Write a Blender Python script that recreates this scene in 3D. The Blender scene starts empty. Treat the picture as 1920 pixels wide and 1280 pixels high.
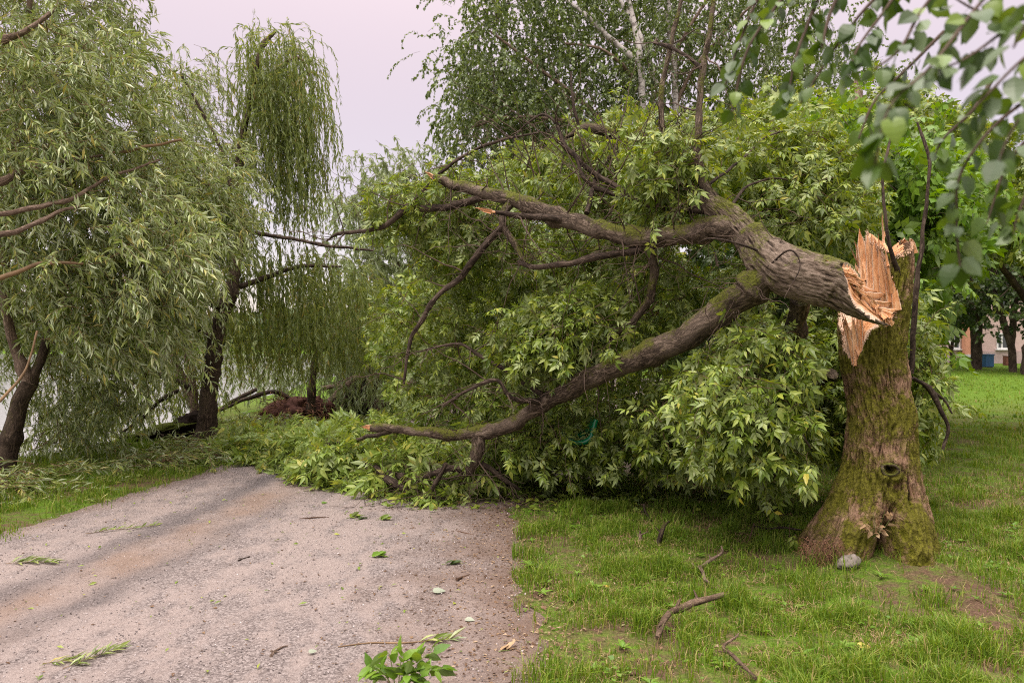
import bpy, math
import numpy as np
from mathutils import Matrix, Vector

C = bpy.context.scene.collection
SC = bpy.context.scene
F, EYE = 1400.0, 1.6                     # focal length in photo pixels (1920 wide), eye height

# ---------------------------------------------------------------- camera, sky, sun, exposure
cam_d = bpy.data.cameras.new('camera')
cam = bpy.data.objects.new('camera', cam_d); C.objects.link(cam)
cam.location = (0, 0, EYE); cam.rotation_euler = (math.radians(90), 0, 0)
cam_d.sensor_width = 36; cam_d.lens = 36*F/1920; cam_d.clip_start = 0.05; cam_d.clip_end = 2000
cam_d.dof.use_dof = True; cam_d.dof.focus_distance = 5.45; cam_d.dof.aperture_fstop = 3.5
SC.camera = cam

SUN_EL, SUN_ROT = math.radians(58), math.radians(215)
world = bpy.data.worlds.new('World'); SC.world = world; world.use_nodes = True
nt = world.node_tree; nt.nodes.clear()
wo = nt.nodes.new('ShaderNodeOutputWorld'); add = nt.nodes.new('ShaderNodeAddShader')
sky = nt.nodes.new('ShaderNodeTexSky'); sky.sky_type = 'NISHITA'; sky.sun_disc = False
sky.sun_elevation = SUN_EL; sky.sun_rotation = SUN_ROT
bg1 = nt.nodes.new('ShaderNodeBackground'); bg1.inputs['Strength'].default_value = 0.05
bg2 = nt.nodes.new('ShaderNodeBackground'); bg2.inputs['Strength'].default_value = 1.0
tc = nt.nodes.new('ShaderNodeTexCoord'); sx = nt.nodes.new('ShaderNodeSeparateXYZ')
# an overcast sky (unseen zenith raised well above CIE overcast for stronger top light)
mr = nt.nodes.new('ShaderNodeMapRange'); mr.inputs['From Min'].default_value = 0.0; mr.inputs['From Max'].default_value = 1.0
mr.inputs['To Min'].default_value = 0.395; mr.inputs['To Max'].default_value = 3.9
nz = nt.nodes.new('ShaderNodeTexNoise'); nz.inputs['Scale'].default_value = 1.6; nz.inputs['Detail'].default_value = 3
ncr = nt.nodes.new('ShaderNodeMapRange'); ncr.inputs['To Min'].default_value = 0.93; ncr.inputs['To Max'].default_value = 1.07
mm = nt.nodes.new('ShaderNodeMath'); mm.operation = 'MULTIPLY'
col = nt.nodes.new('ShaderNodeVectorMath'); col.operation = 'SCALE'; col.inputs[0].default_value = (0.985, 0.865, 0.925)
L = nt.links.new
pw = nt.nodes.new('ShaderNodeMath'); pw.operation = 'POWER'; pw.inputs[1].default_value = 3.8; pw.use_clamp = True
tint = nt.nodes.new('ShaderNodeMix'); tint.data_type = 'RGBA'; tint.inputs[6].default_value = (0.925, 0.675, 0.625, 1); tint.inputs[7].default_value = (1.0, 0.965, 0.93, 1)
L(tc.outputs['Generated'], sx.inputs[0]); L(sx.outputs['Z'], pw.inputs[0]); L(pw.outputs[0], mr.inputs['Value']); L(pw.outputs[0], tint.inputs[0]); L(tint.outputs[2], col.inputs[0])
L(tc.outputs['Generated'], nz.inputs['Vector']); L(nz.outputs['Fac'], ncr.inputs['Value'])
L(mr.outputs[0], mm.inputs[0]); L(ncr.outputs[0], mm.inputs[1])
L(mm.outputs[0], col.inputs['Scale']); L(col.outputs[0], bg2.inputs['Color'])
L(sky.outputs[0], bg1.inputs['Color'])
L(bg1.outputs[0], add.inputs[0]); L(bg2.outputs[0], add.inputs[1]); L(add.outputs[0], wo.inputs['Surface'])

sun_d = bpy.data.lights.new('sun', 'SUN'); sun_d.energy = 1.5; sun_d.angle = math.radians(25); sun_d.color = (1, 0.93, 0.82)
sun = bpy.data.objects.new('sun', sun_d); C.objects.link(sun); sun.location = (-6, -8, 20)
_d = Vector((math.sin(SUN_ROT)*math.cos(SUN_EL), math.cos(SUN_ROT)*math.cos(SUN_EL), math.sin(SUN_EL)))
sun.rotation_euler = _d.to_track_quat('Z', 'Y').to_euler()

SC.view_settings.view_transform = 'Standard'; SC.view_settings.look = 'None'
SC.view_settings.exposure = 0.75; SC.view_settings.gamma = 1.0; SC.view_settings.use_curve_mapping = False
SC.cycles.use_denoising = False; SC.cycles.filter_width = 1.05; SC.cycles.max_bounces = 8; SC.cycles.transparent_max_bounces = 4
SC.cycles.diffuse_bounces = 4; SC.cycles.use_adaptive_sampling = False

# ---------------------------------------------------------------- numbers and noise
def W(px, py, d): return np.array([(px-960)/F*d, d, EYE-(py-640)/F*d])
def WG(px, py, h=0.0):
    d = (EYE-h)*F/(py-640); return np.array([(px-960)/F*d, d, h])
def nrm(v): return v/np.maximum(np.linalg.norm(v, axis=-1, keepdims=True), 1e-9)
_r = np.random.default_rng(7)
_P = np.concatenate([_r.permutation(256)]*3); _G = nrm(_r.normal(size=(256, 3)))
def perlin(p):
    p = np.asarray(p, float); i = np.floor(p).astype(int); f = p-i; u = f*f*f*(f*(f*6-15)+10); i &= 255
    out = 0
    for dx in (0, 1):
        for dy in (0, 1):
            for dz in (0, 1):
                g = _G[_P[_P[_P[i[..., 0]+dx & 255]+(i[..., 1]+dy & 255)]+(i[..., 2]+dz & 255)]]
                w = (u[..., 0] if dx else 1-u[..., 0])*(u[..., 1] if dy else 1-u[..., 1])*(u[..., 2] if dz else 1-u[..., 2])
                out = out+w*np.einsum('...k,...k->...', g, f-np.array([dx, dy, dz]))
    return out*1.5
def fbm(p, n=4):
    p = np.asarray(p, float); s = 0; a = 1.0
    for k in range(n): s = s+a*perlin(p*2**k+17.3*k); a *= 0.5
    return s
def in_poly(x, y, poly):
    c = np.zeros(len(x), bool); n = len(poly)
    for i in range(n):
        x1, y1 = poly[i]; x2, y2 = poly[i-1]
        t = ((y1 > y) != (y2 > y)); xx = (x2-x1)*(y-y1)/((y2-y1) or 1e-9)+x1
        c ^= t & (x < xx)
    return c
def spline(P, n):
    P = np.asarray(P, float); k = len(P)
    Q = np.vstack([2*P[0]-P[1], P, 2*P[-1]-P[-2]])
    t = np.linspace(0, k-1-1e-6, n); i = t.astype(int); f = (t-i)[:, None]
    a, b, c, d = Q[i], Q[i+1], Q[i+2], Q[i+3]
    return 0.5*(2*b+(c-a)*f+(2*a-5*b+4*c-d)*f*f+(3*b-a-3*c+d)*f**3)

# ---------------------------------------------------------------- mesh building
class MB:
    def __init__(s): s.v = []; s.f = []; s.n = 0; s.at = []
    def add(s, v, f, at=None):
        v = np.asarray(v, float).reshape(-1, 3); f = np.asarray(f, int)
        s.v.append(v); s.f.append(f+s.n); s.n += len(v)
        s.at.append(np.zeros((len(v), 3)) if at is None else np.asarray(at, float).reshape(-1, 3))
    def build(s, name, m, parent=None, smooth=True, attr=None, origin=None):
        me = bpy.data.meshes.new(name)
        v = np.concatenate(s.v) if s.v else np.zeros((0, 3))
        loc = np.zeros(3)
        pp = parent
        while pp is not None: loc = loc+np.array(pp.location); pp = pp.parent
        if parent is None and origin is not None: loc = np.asarray(origin, float)
        v = v-loc
        me.vertices.add(len(v)); me.vertices.foreach_set('co', v.astype(np.float32).ravel())
        li = np.concatenate([f.ravel() for f in s.f]); tot = np.concatenate([np.full(len(f), f.shape[1]) for f in s.f])
        me.loops.add(len(li)); me.loops.foreach_set('vertex_index', li.astype(np.int32))
        me.polygons.add(len(tot)); st = np.concatenate([[0], np.cumsum(tot)[:-1]])
        me.polygons.foreach_set('loop_start', st.astype(np.int32)); me.polygons.foreach_set('loop_total', tot.astype(np.int32))
        me.polygons.foreach_set('use_smooth', np.full(len(tot), smooth))
        if attr:
            a = me.attributes.new(attr, 'FLOAT_VECTOR', 'POINT'); a.data.foreach_set('vector', np.concatenate(s.at).astype(np.float32).ravel())
        me.update(calc_edges=True); me.materials.append(m)
        o = bpy.data.objects.new(name, me); C.objects.link(o)
        if parent is not None: o.parent = parent
        elif origin is not None: o.location = loc
        return o
def grid_faces(a, b, wrap=True):
    i, j = np.meshgrid(np.arange(a-1), np.arange(b if wrap else b-1), indexing='ij'); k = (j+1) % b
    return np.stack([i*b+j, i*b+k, (i+1)*b+k, (i+1)*b+j], -1).reshape(-1, 4)
def frames(P, ref=(0, -1, 0.2)):
    T = nrm(np.gradient(P, axis=0)); r = np.array(ref, float)
    e1 = []
    for t in T:
        r = r-t*np.dot(r, t); r = r/max(np.linalg.norm(r), 1e-9); e1.append(r)
    e1 = np.array(e1); return T, e1, np.cross(T, e1)
def tube(mb, P, R, n=10, k=None, rough=0.06, seed=0, caps=True):
    """a round limb through points P with radii R, lumpy like wood; bark coordinates go to the attribute"""
    P = np.asarray(P, float); k = k or max(4, len(P)*4)
    t = np.linspace(0, 1, len(R)); R = np.interp(np.linspace(0, 1, k), t, R); P = spline(P, k)
    if k > 8: P = P+np.stack([perlin(P*f+seed*1.7+j*9.1) for j, f in ((0, 5.5), (1, 5.5), (2, 5.5))], -1)*np.minimum(R*.9, .02)[:, None]*np.clip(np.minimum(np.arange(k), k-1-np.arange(k))/4., 0, 1)[:, None]
    R = R*(1+.22*np.clip(perlin(P*np.array([7, 7, 7])+seed+50)-.12, 0, 1)*3*(rough > .04))
    T, a, b = frames(P); s = np.concatenate([[0], np.cumsum(np.linalg.norm(np.diff(P, axis=0), axis=1))])
    th = np.arange(n)/n*2*math.pi; cs, sn = np.cos(th), np.sin(th)
    q = np.stack([R[:, None]*cs, R[:, None]*sn, np.repeat(s[:, None], n, 1)], -1)
    f = 1+rough*fbm(q*np.array([14, 14, 5])+seed*3.7, 3)+rough*1.5*perlin(q*np.array([4, 4, 3])+seed)
    V = P[:, None]+(R[:, None]*f)[..., None]*(cs[None, :, None]*a[:, None]+sn[None, :, None]*b[:, None])
    fl = grid_faces(k, n); V = V.reshape(-1, 3); q = q.reshape(-1, 3)
    mb.add(V, fl, q)
    if caps:
        for e, i in ((0, 0), (k-1, (k-1)*n)):
            ring = V[i:i+n]; c = ring.mean(0)
            idx = np.arange(n); tri = np.stack([np.full(n, n), idx, (idx+1) % n] if e else [np.full(n, n), (idx+1) % n, idx], -1)
            mb.add(np.vstack([ring, c]), tri, np.vstack([q[i:i+n], [0, 0, s[e]]]))
    return P
def thin_tubes(mb, P, r0, r1):
    """P (K,M,3): K twigs as three-sided rods"""
    K, M = P.shape[:2]
    T = nrm(np.gradient(P, axis=1)); ref = np.where(np.abs(T[..., 2:3]) > 0.8, np.array([1., 0, 0]), np.array([0, 0, 1.]))
    a = nrm(np.cross(T, ref)); b = np.cross(T, a)
    r = (np.asarray(r0).reshape(-1, 1)*np.linspace(1, 0, M)+np.asarray(r1).reshape(-1, 1)*np.linspace(0, 1, M))[..., None, None]
    th = np.arange(3)/3*2*math.pi
    V = P[:, :, None]+r*(np.cos(th)[:, None]*a[:, :, None]+np.sin(th)[:, None]*b[:, :, None])
    f0 = grid_faces(M, 3); f = (f0[None]+(np.arange(K)*M*3)[:, None, None]).reshape(-1, 4)
    mb.add(V.reshape(-1, 3), f)
def stamp(mb, tmpl, pos, x, zhint, sc):
    """copies of a leaf shape: x axis along x, its face towards zhint"""
    tv, tf = tmpl; x = nrm(x); y = nrm(np.cross(zhint, x)); z = np.cross(x, y); sc = np.broadcast_to(np.asarray(sc, float), (len(pos),))
    B = np.stack([x, y, z], 1)*sc[:, None, None]
    V = np.einsum('vk,nkj->nvj', tv, B)+pos[:, None]
    off = np.arange(len(pos))*len(tv)
    base = mb.n; mb.v.append(V.reshape(-1, 3)); mb.n += V.shape[0]*V.shape[1]; mb.at.append(np.zeros((V.shape[0]*V.shape[1], 3)))
    for f in tf: mb.f.append((f[None]+off[:, None, None]).reshape(-1, f.shape[1])+base)

# leaf shapes: x along the leaf, y across, z out of its face, unit length
def leaf_narrow(w=0.085):      # willow
    v = np.array([[0, 0, 0], [.45, w, .05], [1, 0, -.12], [.45, -w, .05], [.5, 0, -.02]])
    return v, [np.array([[0, 4, 1], [4, 2, 1], [0, 3, 4], [4, 3, 2]])]
def leaf_rhomb(w=0.36):        # birch
    v = np.array([[0, 0, 0], [.35, w, .06], [1, 0, -.08], [.35, -w, .06]])
    return v, [np.array([[0, 2, 1], [0, 3, 2]])]
def leaf_oval(w=0.34, n=4, point=1.0, curl=.18, fold=.1, tooth=0.0, stem=.3):
    """ovate leaf on a short stalk, folded along its midrib"""
    t = np.linspace(0, 1, n+1); prof = w*np.sin(math.pi*t**.72)**(.8*point); prof[0] = .02; prof[-1] = 0
    if tooth: prof[1:-1] *= 1+tooth*np.where(np.arange(n-1) % 2, -1, 1)
    m = np.stack([t, 0*t, -curl*t*t], 1); l = np.stack([t-.04*(t > .05)*(t < .95), prof, -curl*t*t+fold*prof/w*.5], 1); r = l*np.array([1, -1, 1])
    v = np.vstack([m, l, r]); q = n+1; F4 = []
    for i in range(n):
        F4 += [[i, i+1, q+i+1, q+i], [i, 2*q+i, 2*q+i+1, i+1]]
    v = v*1.0; k = len(v); s = .012
    v[:, 0] += stem; v = np.vstack([v, [[0, s, .0], [0, -s, 0], [stem+.03, -s*.6, 0], [stem+.03, s*.6, 0]]])
    F4.append([k, k+1, k+2, k+3])
    return v, [np.array(F4)]
def compound(n=2, tooth=0.0, L=.55, w=.17, pairs=2):
    """ash-leaved maple leaf: stalk with two pairs of leaflets and one at the end"""
    V = []; F4 = []; k = 0
    def put(x0, ang, s, droop):
        nonlocal k
        lv, lf = leaf_oval(w/L*.95, n, 1.0, .22, .12, tooth, .08)
        lv = lv*s; c, sn = math.cos(ang), math.sin(ang)
        p = np.stack([lv[:, 0]*c-lv[:, 1]*sn+x0, lv[:, 0]*sn+lv[:, 1]*c, lv[:, 2]-droop*np.hypot(lv[:, 0], lv[:, 1])-.25*x0*x0], 1)
        V.append(p); F4.append(lf[0]+k); k += len(p)
    put(.62, .05, L*1.0, .25)
    put(.58, .85, L*.82, .35); put(.56, -.9, L*.8, .4)
    if pairs > 1: put(.34, 1.15, L*.68, .4); put(.36, -1.1, L*.7, .3)
    s = .008; V.append(np.array([[0, s, 0], [0, -s, 0], [.62, -s, -.1], [.62, s, -.1]])); F4.append(np.array([[k, k+1, k+2, k+3]]))
    return np.vstack(V), [np.vstack(F4)]

# ---------------------------------------------------------------- materials
def mat(name):
    m = bpy.data.materials.new(name); m.use_nodes = True; m.node_tree.nodes.clear()
    return m, m.node_tree
def N(t, k, **kw):
    n = t.nodes.new('ShaderNode'+k)
    for a, b in kw.items():
        if a.startswith('i_'): n.inputs[a[2:].replace('_', ' ')].default_value = b
        else: setattr(n, a, b)
    return n
def ramp(t, stops, src=None):
    n = N(t, 'ValToRGB'); e = n.color_ramp.elements
    while len(e) < len(stops): e.new(0.5)
    for k, (p, c) in zip(e, stops): k.position = p; k.color = (*c, 1) if len(c) == 3 else c
    if src is not None: t.links.new(src, n.inputs[0])
    return n.outputs[0]
def noise(t, vec, scale, detail=4, rough=.55, stretch=None, dist=0):
    n = N(t, 'TexNoise'); n.inputs['Scale'].default_value = scale; n.inputs['Detail'].default_value = detail; n.inputs['Roughness'].default_value = rough
    n.inputs['Distortion'].default_value = dist
    if stretch:
        mp = N(t, 'Mapping'); mp.inputs['Scale'].default_value = stretch; t.links.new(vec, mp.inputs['Vector']); vec = mp.outputs[0]
    t.links.new(vec, n.inputs['Vector']); return n.outputs['Fac']
def mix(t, fac, a, b):
    n = N(t, 'Mix', data_type='RGBA')
    for s, i in ((fac, 0), (a, 6), (b, 7)):
        if isinstance(s, (int, float)): n.inputs[i].default_value = s
        elif isinstance(s, tuple): n.inputs[i].default_value = (*s, 1)
        else: t.links.new(s, n.inputs[i])
    return n.outputs[2]
def math_(t, op, a, b=None, clamp=False):
    n = N(t, 'Math', operation=op, use_clamp=clamp)
    for i, s in enumerate((a, b)):
        if s is None: continue
        if isinstance(s, (int, float)): n.inputs[i].default_value = s
        else: t.links.new(s, n.inputs[i])
    return n.outputs[0]
def rng_(t, v, a, b, c=0.0, d=1.0):
    n = N(t, 'MapRange'); t.links.new(v, n.inputs[0])
    for i, s in enumerate((a, b, c, d)): n.inputs[i+1].default_value = s
    return n.outputs[0]
def finish(t, color, rough=.8, bump=None, dist=.01, spec=.3, shader=None):
    o = N(t, 'OutputMaterial'); p = N(t, 'BsdfPrincipled')
    if isinstance(color, tuple): p.inputs['Base Color'].default_value = (*color, 1)
    else: t.links.new(color, p.inputs['Base Color'])
    if isinstance(rough, (int, float)): p.inputs['Roughness'].default_value = rough
    else: t.links.new(rough, p.inputs['Roughness'])
    p.inputs['Specular IOR Level'].default_value = spec
    if bump is not None:
        b = N(t, 'Bump'); b.inputs['Strength'].default_value = 1.0; b.inputs['Distance'].default_value = dist
        t.links.new(bump, b.inputs['Height']); t.links.new(b.outputs[0], p.inputs['Normal'])
    t.links.new(p.outputs[0], o.inputs['Surface']); return p
def simple(name, c, rough=.6, spec=.4, var=.15, scale=8):
    m, t = mat(name); g = N(t, 'TexCoord'); n = noise(t, g.outputs['Object'], scale, 4)
    lo = tuple(x*(1-var) for x in c); hi = tuple(min(1, x*(1+var)) for x in c)
    finish(t, ramp(t, [(.3, lo), (.7, hi)], n), rough, None, .01, spec); return m
def leaf_mat(name, stops, back, trans=.35, tcol=None, rough=.42, spec=.35):
    """leaf colours differ leaf by leaf; undersides are paler; light shines through"""
    m, t = mat(name); g = N(t, 'NewGeometry'); oi = N(t, 'ObjectInfo')
    r = math_(t, 'FRACT', math_(t, 'ADD', g.outputs['Random Per Island'], oi.outputs['Random']))
    c = ramp(t, stops, r)
    cb = mix(t, .72, c, back); cc = mix(t, g.outputs['Backfacing'], c, cb)
    o = N(t, 'OutputMaterial'); p = N(t, 'BsdfPrincipled'); tr = N(t, 'BsdfTranslucent'); mx = N(t, 'MixShader')
    t.links.new(cc, p.inputs['Base Color']); p.inputs['Roughness'].default_value = rough; p.inputs['Specular IOR Level'].default_value = spec
    hs = N(t, 'HueSaturation'); hs.inputs['Hue'].default_value = .485; hs.inputs['Value'].default_value = 1.35; hs.inputs['Saturation'].default_value = 1.15
    t.links.new(c, hs.inputs['Color']); t.links.new(hs.outputs[0], tr.inputs['Color'])
    mx.inputs[0].default_value = trans
    t.links.new(p.outputs[0], mx.inputs[1]); t.links.new(tr.outputs[0], mx.inputs[2]); t.links.new(mx.outputs[0], o.inputs['Surface'])
    return m
def bark_mat(name, dark, mid, light, moss=None, moss_amt=.5, sc=1.0, dist=.02, top=True, birch=False):
    m, t = mat(name); at = N(t, 'Attribute', attribute_name='bark_co'); v = at.outputs['Vector']
    f1 = noise(t, v, 24*sc, 7, .66, (1, 1, .3), .9); f2 = noise(t, v, 110*sc, 5, .65, (1, 1, .45)); f3 = noise(t, v, 5*sc, 3, .5, (1, 1, .6))
    h = math_(t, 'ADD', math_(t, 'MULTIPLY', math_(t, 'ABSOLUTE', math_(t, 'SUBTRACT', f1, .5)), 2.6), math_(t, 'MULTIPLY', f2, .42))
    cv = N(t, 'Attribute', attribute_name='cavity'); h = math_(t, 'ADD', h, math_(t, 'MULTIPLY', cv.outputs['Fac'], .42))
    c = ramp(t, [(.20, dark), (.40, mid), (.72, light)], h)
    c = mix(t, math_(t, 'MULTIPLY', rng_(t, f3, .45, .7), .55), c, light)
    if moss:
        g = N(t, 'NewGeometry'); sp = N(t, 'SeparateXYZ'); t.links.new(g.outputs['Normal'], sp.inputs[0])
        tx = N(t, 'TexCoord')
        k = noise(t, tx.outputs['Object'], 3.2, 5, .65); k2 = noise(t, tx.outputs['Object'], 55, 4, .6)
        kk = math_(t, 'ADD', k, math_(t, 'MULTIPLY', sp.outputs['Z'], .16 if top else 0))
        kk = math_(t, 'ADD', kk, math_(t, 'MULTIPLY', k2, .22))
        fac = rng_(t, kk, .82-moss_amt*.4, .94-moss_amt*.4)
        mc = ramp(t, [(.3, tuple(x*.5 for x in moss)), (.7, tuple(x*1.5 for x in moss))], k2)
        c = mix(t, math_(t, 'MULTIPLY', fac, .9), c, mc); h = math_(t, 'ADD', h, math_(t, 'MULTIPLY', math_(t, 'MULTIPLY', fac, k2), .8))
    finish(t, c, .9, h, dist, .15); return m
def birch_mat():
    m, t = mat('birch bark'); at = N(t, 'Attribute', attribute_name='bark_co'); v = at.outputs['Vector']
    a = noise(t, v, 7, 4, .6, (1, 1, 2.6)); b = noise(t, v, 3, 3, .5, (1, 1, 1.2))
    c = ramp(t, [(.36, (.03, .028, .025)), (.42, (.5, .46, .44)), (.7, (.66, .62, .6))], a)
    finish(t, mix(t, rng_(t, b, .52, .62), c, (.22, .19, .17)), .75, a, .01, .2); return m

M = {}
M['bark'] = bark_mat('grey brown bark', (.020, .014, .010), (.115, .084, .060), (.25, .195, .150), (.10, .11, .014), .46, 1.0, .018)
M['bark_stump'] = bark_mat('furrowed mossy bark', (.018, .010, .006), (.15, .085, .047), (.30, .19, .125), (.12, .12, .010), .74, .9, .02, False)
M['bark_willow'] = bark_mat('willow bark', (.02, .014, .010), (.075, .052, .036), (.16, .12, .085), (.09, .09, .02), .35, 1.0, .02)
M['bark_pale'] = bark_mat('pale willow bark', (.08, .055, .04), (.22, .155, .115), (.34, .26, .2), None, 0, 1.0, .015)
M['bark_dark'] = bark_mat('dark wet bark', (.014, .010, .008), (.060, .042, .031), (.16, .12, .092), None, 0, 1.0, .01)
M['bark_birch'] = birch_mat()
M['bark_stick'] = bark_mat('dry stick bark', (.05, .032, .022), (.15, .10, .066), (.30, .22, .155), None, 0, 1.6, .01)
M['twig'] = simple('brown twig bark', (.085, .05, .032), .8, .2, .4, 6)
M['twig_dark'] = simple('dark twig bark', (.075, .052, .038), .8, .2, .4, 6)
M['twig_orange'] = simple('willow twig bark', (.18, .115, .06), .7, .3, .35, 6)
M['twig_green'] = simple('green stalk', (.15, .2, .05), .6, .3, .25, 6)
M['maple'] = leaf_mat('ash maple leaf', [(0, (.07, .118, .012)), (.45, (.155, .23, .026)), (.9, (.275, .335, .055)), (.985, (.32, .36, .05)), (1, (.38, .33, .04))], (.28, .34, .14), .28, spec=.5)
M['maple_young'] = leaf_mat('young ash maple leaf', [(0, (.14, .21, .035)), (.5, (.21, .30, .05)), (.85, (.28, .35, .07)), (1, (.42, .40, .07))], (.3, .36, .15), .32, spec=.5)
M['willow'] = leaf_mat('white willow leaf', [(0, (.09, .14, .022)), (.45, (.185, .245, .048)), (.88, (.31, .36, .11)), (1, (.40, .34, .07))], (.50, .58, .36), .24, rough=.33, spec=.6)
M['weeping'] = leaf_mat('weeping willow leaf', [(0, (.10, .14, .03)), (.5, (.18, .235, .05)), (.9, (.27, .31, .085)), (1, (.32, .26, .08))], (.28, .34, .16), .5)
M['farwillow'] = leaf_mat('far willow leaf', [(0, (.14, .19, .06)), (.5, (.21, .27, .10)), (1, (.30, .35, .16))], (.38, .44, .30), .34)
M['birch'] = leaf_mat('birch leaf', [(0, (.065, .105, .02)), (.6, (.12, .175, .035)), (1, (.19, .25, .065))], (.17, .22, .11), .34, spec=.6, rough=.33)
M['mid'] = leaf_mat('bright maple leaf', [(0, (.085, .175, .018)), (.5, (.14, .26, .025)), (1, (.17, .27, .035))], (.18, .25, .09), .32)
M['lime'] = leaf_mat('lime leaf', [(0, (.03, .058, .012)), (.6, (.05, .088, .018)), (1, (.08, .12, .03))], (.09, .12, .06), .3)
M['poplar'] = leaf_mat('grey green birch leaf', [(0, (.028, .062, .008)), (.5, (.048, .095, .013)), (.86, (.085, .15, .02)), (1, (.17, .26, .025))], (.14, .19, .11), .24, rough=.38, spec=.45)
M['grass'] = leaf_mat('grass blade', [(0, (.055, .115, .007)), (.4, (.115, .205, .013)), (.72, (.18, .265, .024)), (.9, (.24, .27, .05)), (1, (.34, .26, .11))], (.16, .26, .035), .34, rough=.5, spec=.25)
M['dry'] = leaf_mat('dry grass', [(0, (.2, .12, .06)), (.5, (.33, .22, .12)), (1, (.45, .33, .2))], (.36, .27, .17), .2, rough=.8, spec=.1)

# ---------------------------------------------------------------- tagging
def empty(name, loc, label, cat, group=None):
    o = bpy.data.objects.new(name, None); C.objects.link(o); o.location = tuple(float(x) for x in loc); o.empty_display_size = .2
    o['label'] = label; o['category'] = cat
    if group: o['group'] = group
    return o
def tag(o, label=None, cat=None, group=None, kind=None):
    for k, v in (('label', label), ('category', cat), ('group', group), ('kind', kind)):
        if v: o[k] = v
    return o

# ---------------------------------------------------------------- ground, water, path
def shore(y): return -6.15-.075*y+.35*np.sin(y*.55)+.2*np.sin(y*1.7+1)
PL = np.array([[-2, -4.55], [2, -4.5], [4, -4.45], [6.2, -4.28], [8.3, -3.95], [10, -3.6], [12.1, -3.15], [16, -2.0], [22, .4], [32, 4]])
PR = np.array([[-2, .3], [3.4, .18], [5, .1], [7.2, .05], [8.3, .35], [9.0, 1.5], [9.8, 1.9], [11, 1.9], [16, 2.6], [22, 4.4], [32, 8]])
def xl(y): return np.interp(y, PL[:, 0], PL[:, 1])
def xr(y): return np.interp(y, PR[:, 0], PR[:, 1])
WATER = -1.0
def gz(x, y):
    """height of the ground"""
    x = np.asarray(x, float); y = np.asarray(y, float)
    d = shore(y)-x+.55                                     # metres past the top of the bank
    z = np.where(d > 0, -.42*d-.05*d*d*(d < 4), 0)
    z = np.maximum(z, -2.2)
    z = np.where(y > 150, np.maximum(z, np.minimum(.4, -2.2+(y-150)*.12)), z)
    p = np.stack([x, y, 0*x], -1)
    out = (x < xl(y)-.1) | (x > xr(y)+.1)
    z = z+np.where(out, .018*fbm(p*1.3, 3)+.03*perlin(p*.35), 0)*np.clip(np.maximum(xl(y)-x, x-xr(y))*2.5, 0, 1)
    r = np.hypot((x-2.72), (y-5.55))
    z = z+.07*np.exp(-(r/.75)**2)                          # soil heaved at the foot of the broken tree
    return z
def axis(segs):
    a = [np.arange(p, q, s) for p, q, s in segs]; return np.concatenate(a+[[segs[-1][1]]])
gx = axis([(-420, -60, 30), (-60, -14, 3), (-14, -8, .5), (-8, 6, .1), (6, 12, .3), (12, 60, 3), (60, 420, 40)])
gy = axis([(-30, 0, 3), (0, 2, .4), (2, 10, .1), (10, 20, .3), (20, 60, 2), (60, 240, 12), (240, 900, 110)])
X, Y = np.meshgrid(gx, gy); Z = gz(X, Y)
gm, t = mat('lawn soil')
g = N(t, 'TexCoord'); v = g.outputs['Object']
n1 = noise(t, v, .9, 4); n2 = noise(t, v, 9, 5, .65); n3 = noise(t, v, 60, 4, .7)
soil = ramp(t, [(.25, (.05, .03, .02)), (.5, (.11, .068, .044)), (.75, (.2, .13, .085))], n3)
green = ramp(t, [(.3, (.045, .095, .010)), (.55, (.10, .175, .016)), (.75, (.15, .22, .03))], n3)
sp = N(t, 'SeparateXYZ'); t.links.new(v, sp.inputs[0])
far = rng_(t, sp.outputs['Y'], 9, 22)
vd = N(t, 'VectorMath', operation='DISTANCE'); t.links.new(v, vd.inputs[0]); vd.inputs[1].default_value = (2.95, 4.85, 0)
fac = math_(t, 'MAXIMUM', rng_(t, math_(t, 'ADD', math_(t, 'MULTIPLY', n1, .6), math_(t, 'MULTIPLY', n2, .5)), .46, .62), far)
fac = math_(t, 'MULTIPLY', fac, rng_(t, math_(t, 'ADD', vd.outputs['Value'], math_(t, 'ADD', math_(t, 'MULTIPLY', n2, 1.3), math_(t, 'MULTIPLY', n1, .8))), 1.12, 1.6))
finish(t, mix(t, fac, soil, green), .95, math_(t, 'ADD', n2, math_(t, 'MULTIPLY', n3, .5)), .03, .1)
mb = MB(); mb.add(np.stack([X, Y, Z], -1), grid_faces(len(gy), len(gx), False))
tag(mb.build('ground', gm), kind='structure')

wm, t = mat('lake water'); g = N(t, 'TexCoord')
w1 = noise(t, g.outputs['Object'], 3.0, 3, .5, (1, 1.6, 1)); w2 = noise(t, g.outputs['Object'], 14, 2, .5, (1, 1.6, 1))
p = finish(t, (.24, .235, .225), .12, math_(t, 'ADD', w1, math_(t, 'MULTIPLY', w2, .3)), .01, .5); p.inputs['IOR'].default_value = 1.33
mb = MB(); mb.add([[-420, -30, WATER], [-4.5, -30, WATER], [-4.5, 30, WATER], [-20, 165, WATER], [-420, 240, WATER]], [[0, 1, 2, 3], [0, 3, 4, 0]][:1])
mb.add([[-420, -30, WATER], [-20, 165, WATER], [-420, 240, WATER]], [[0, 1, 2]])
tag(mb.build('water', wm, smooth=False), kind='structure')

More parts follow.
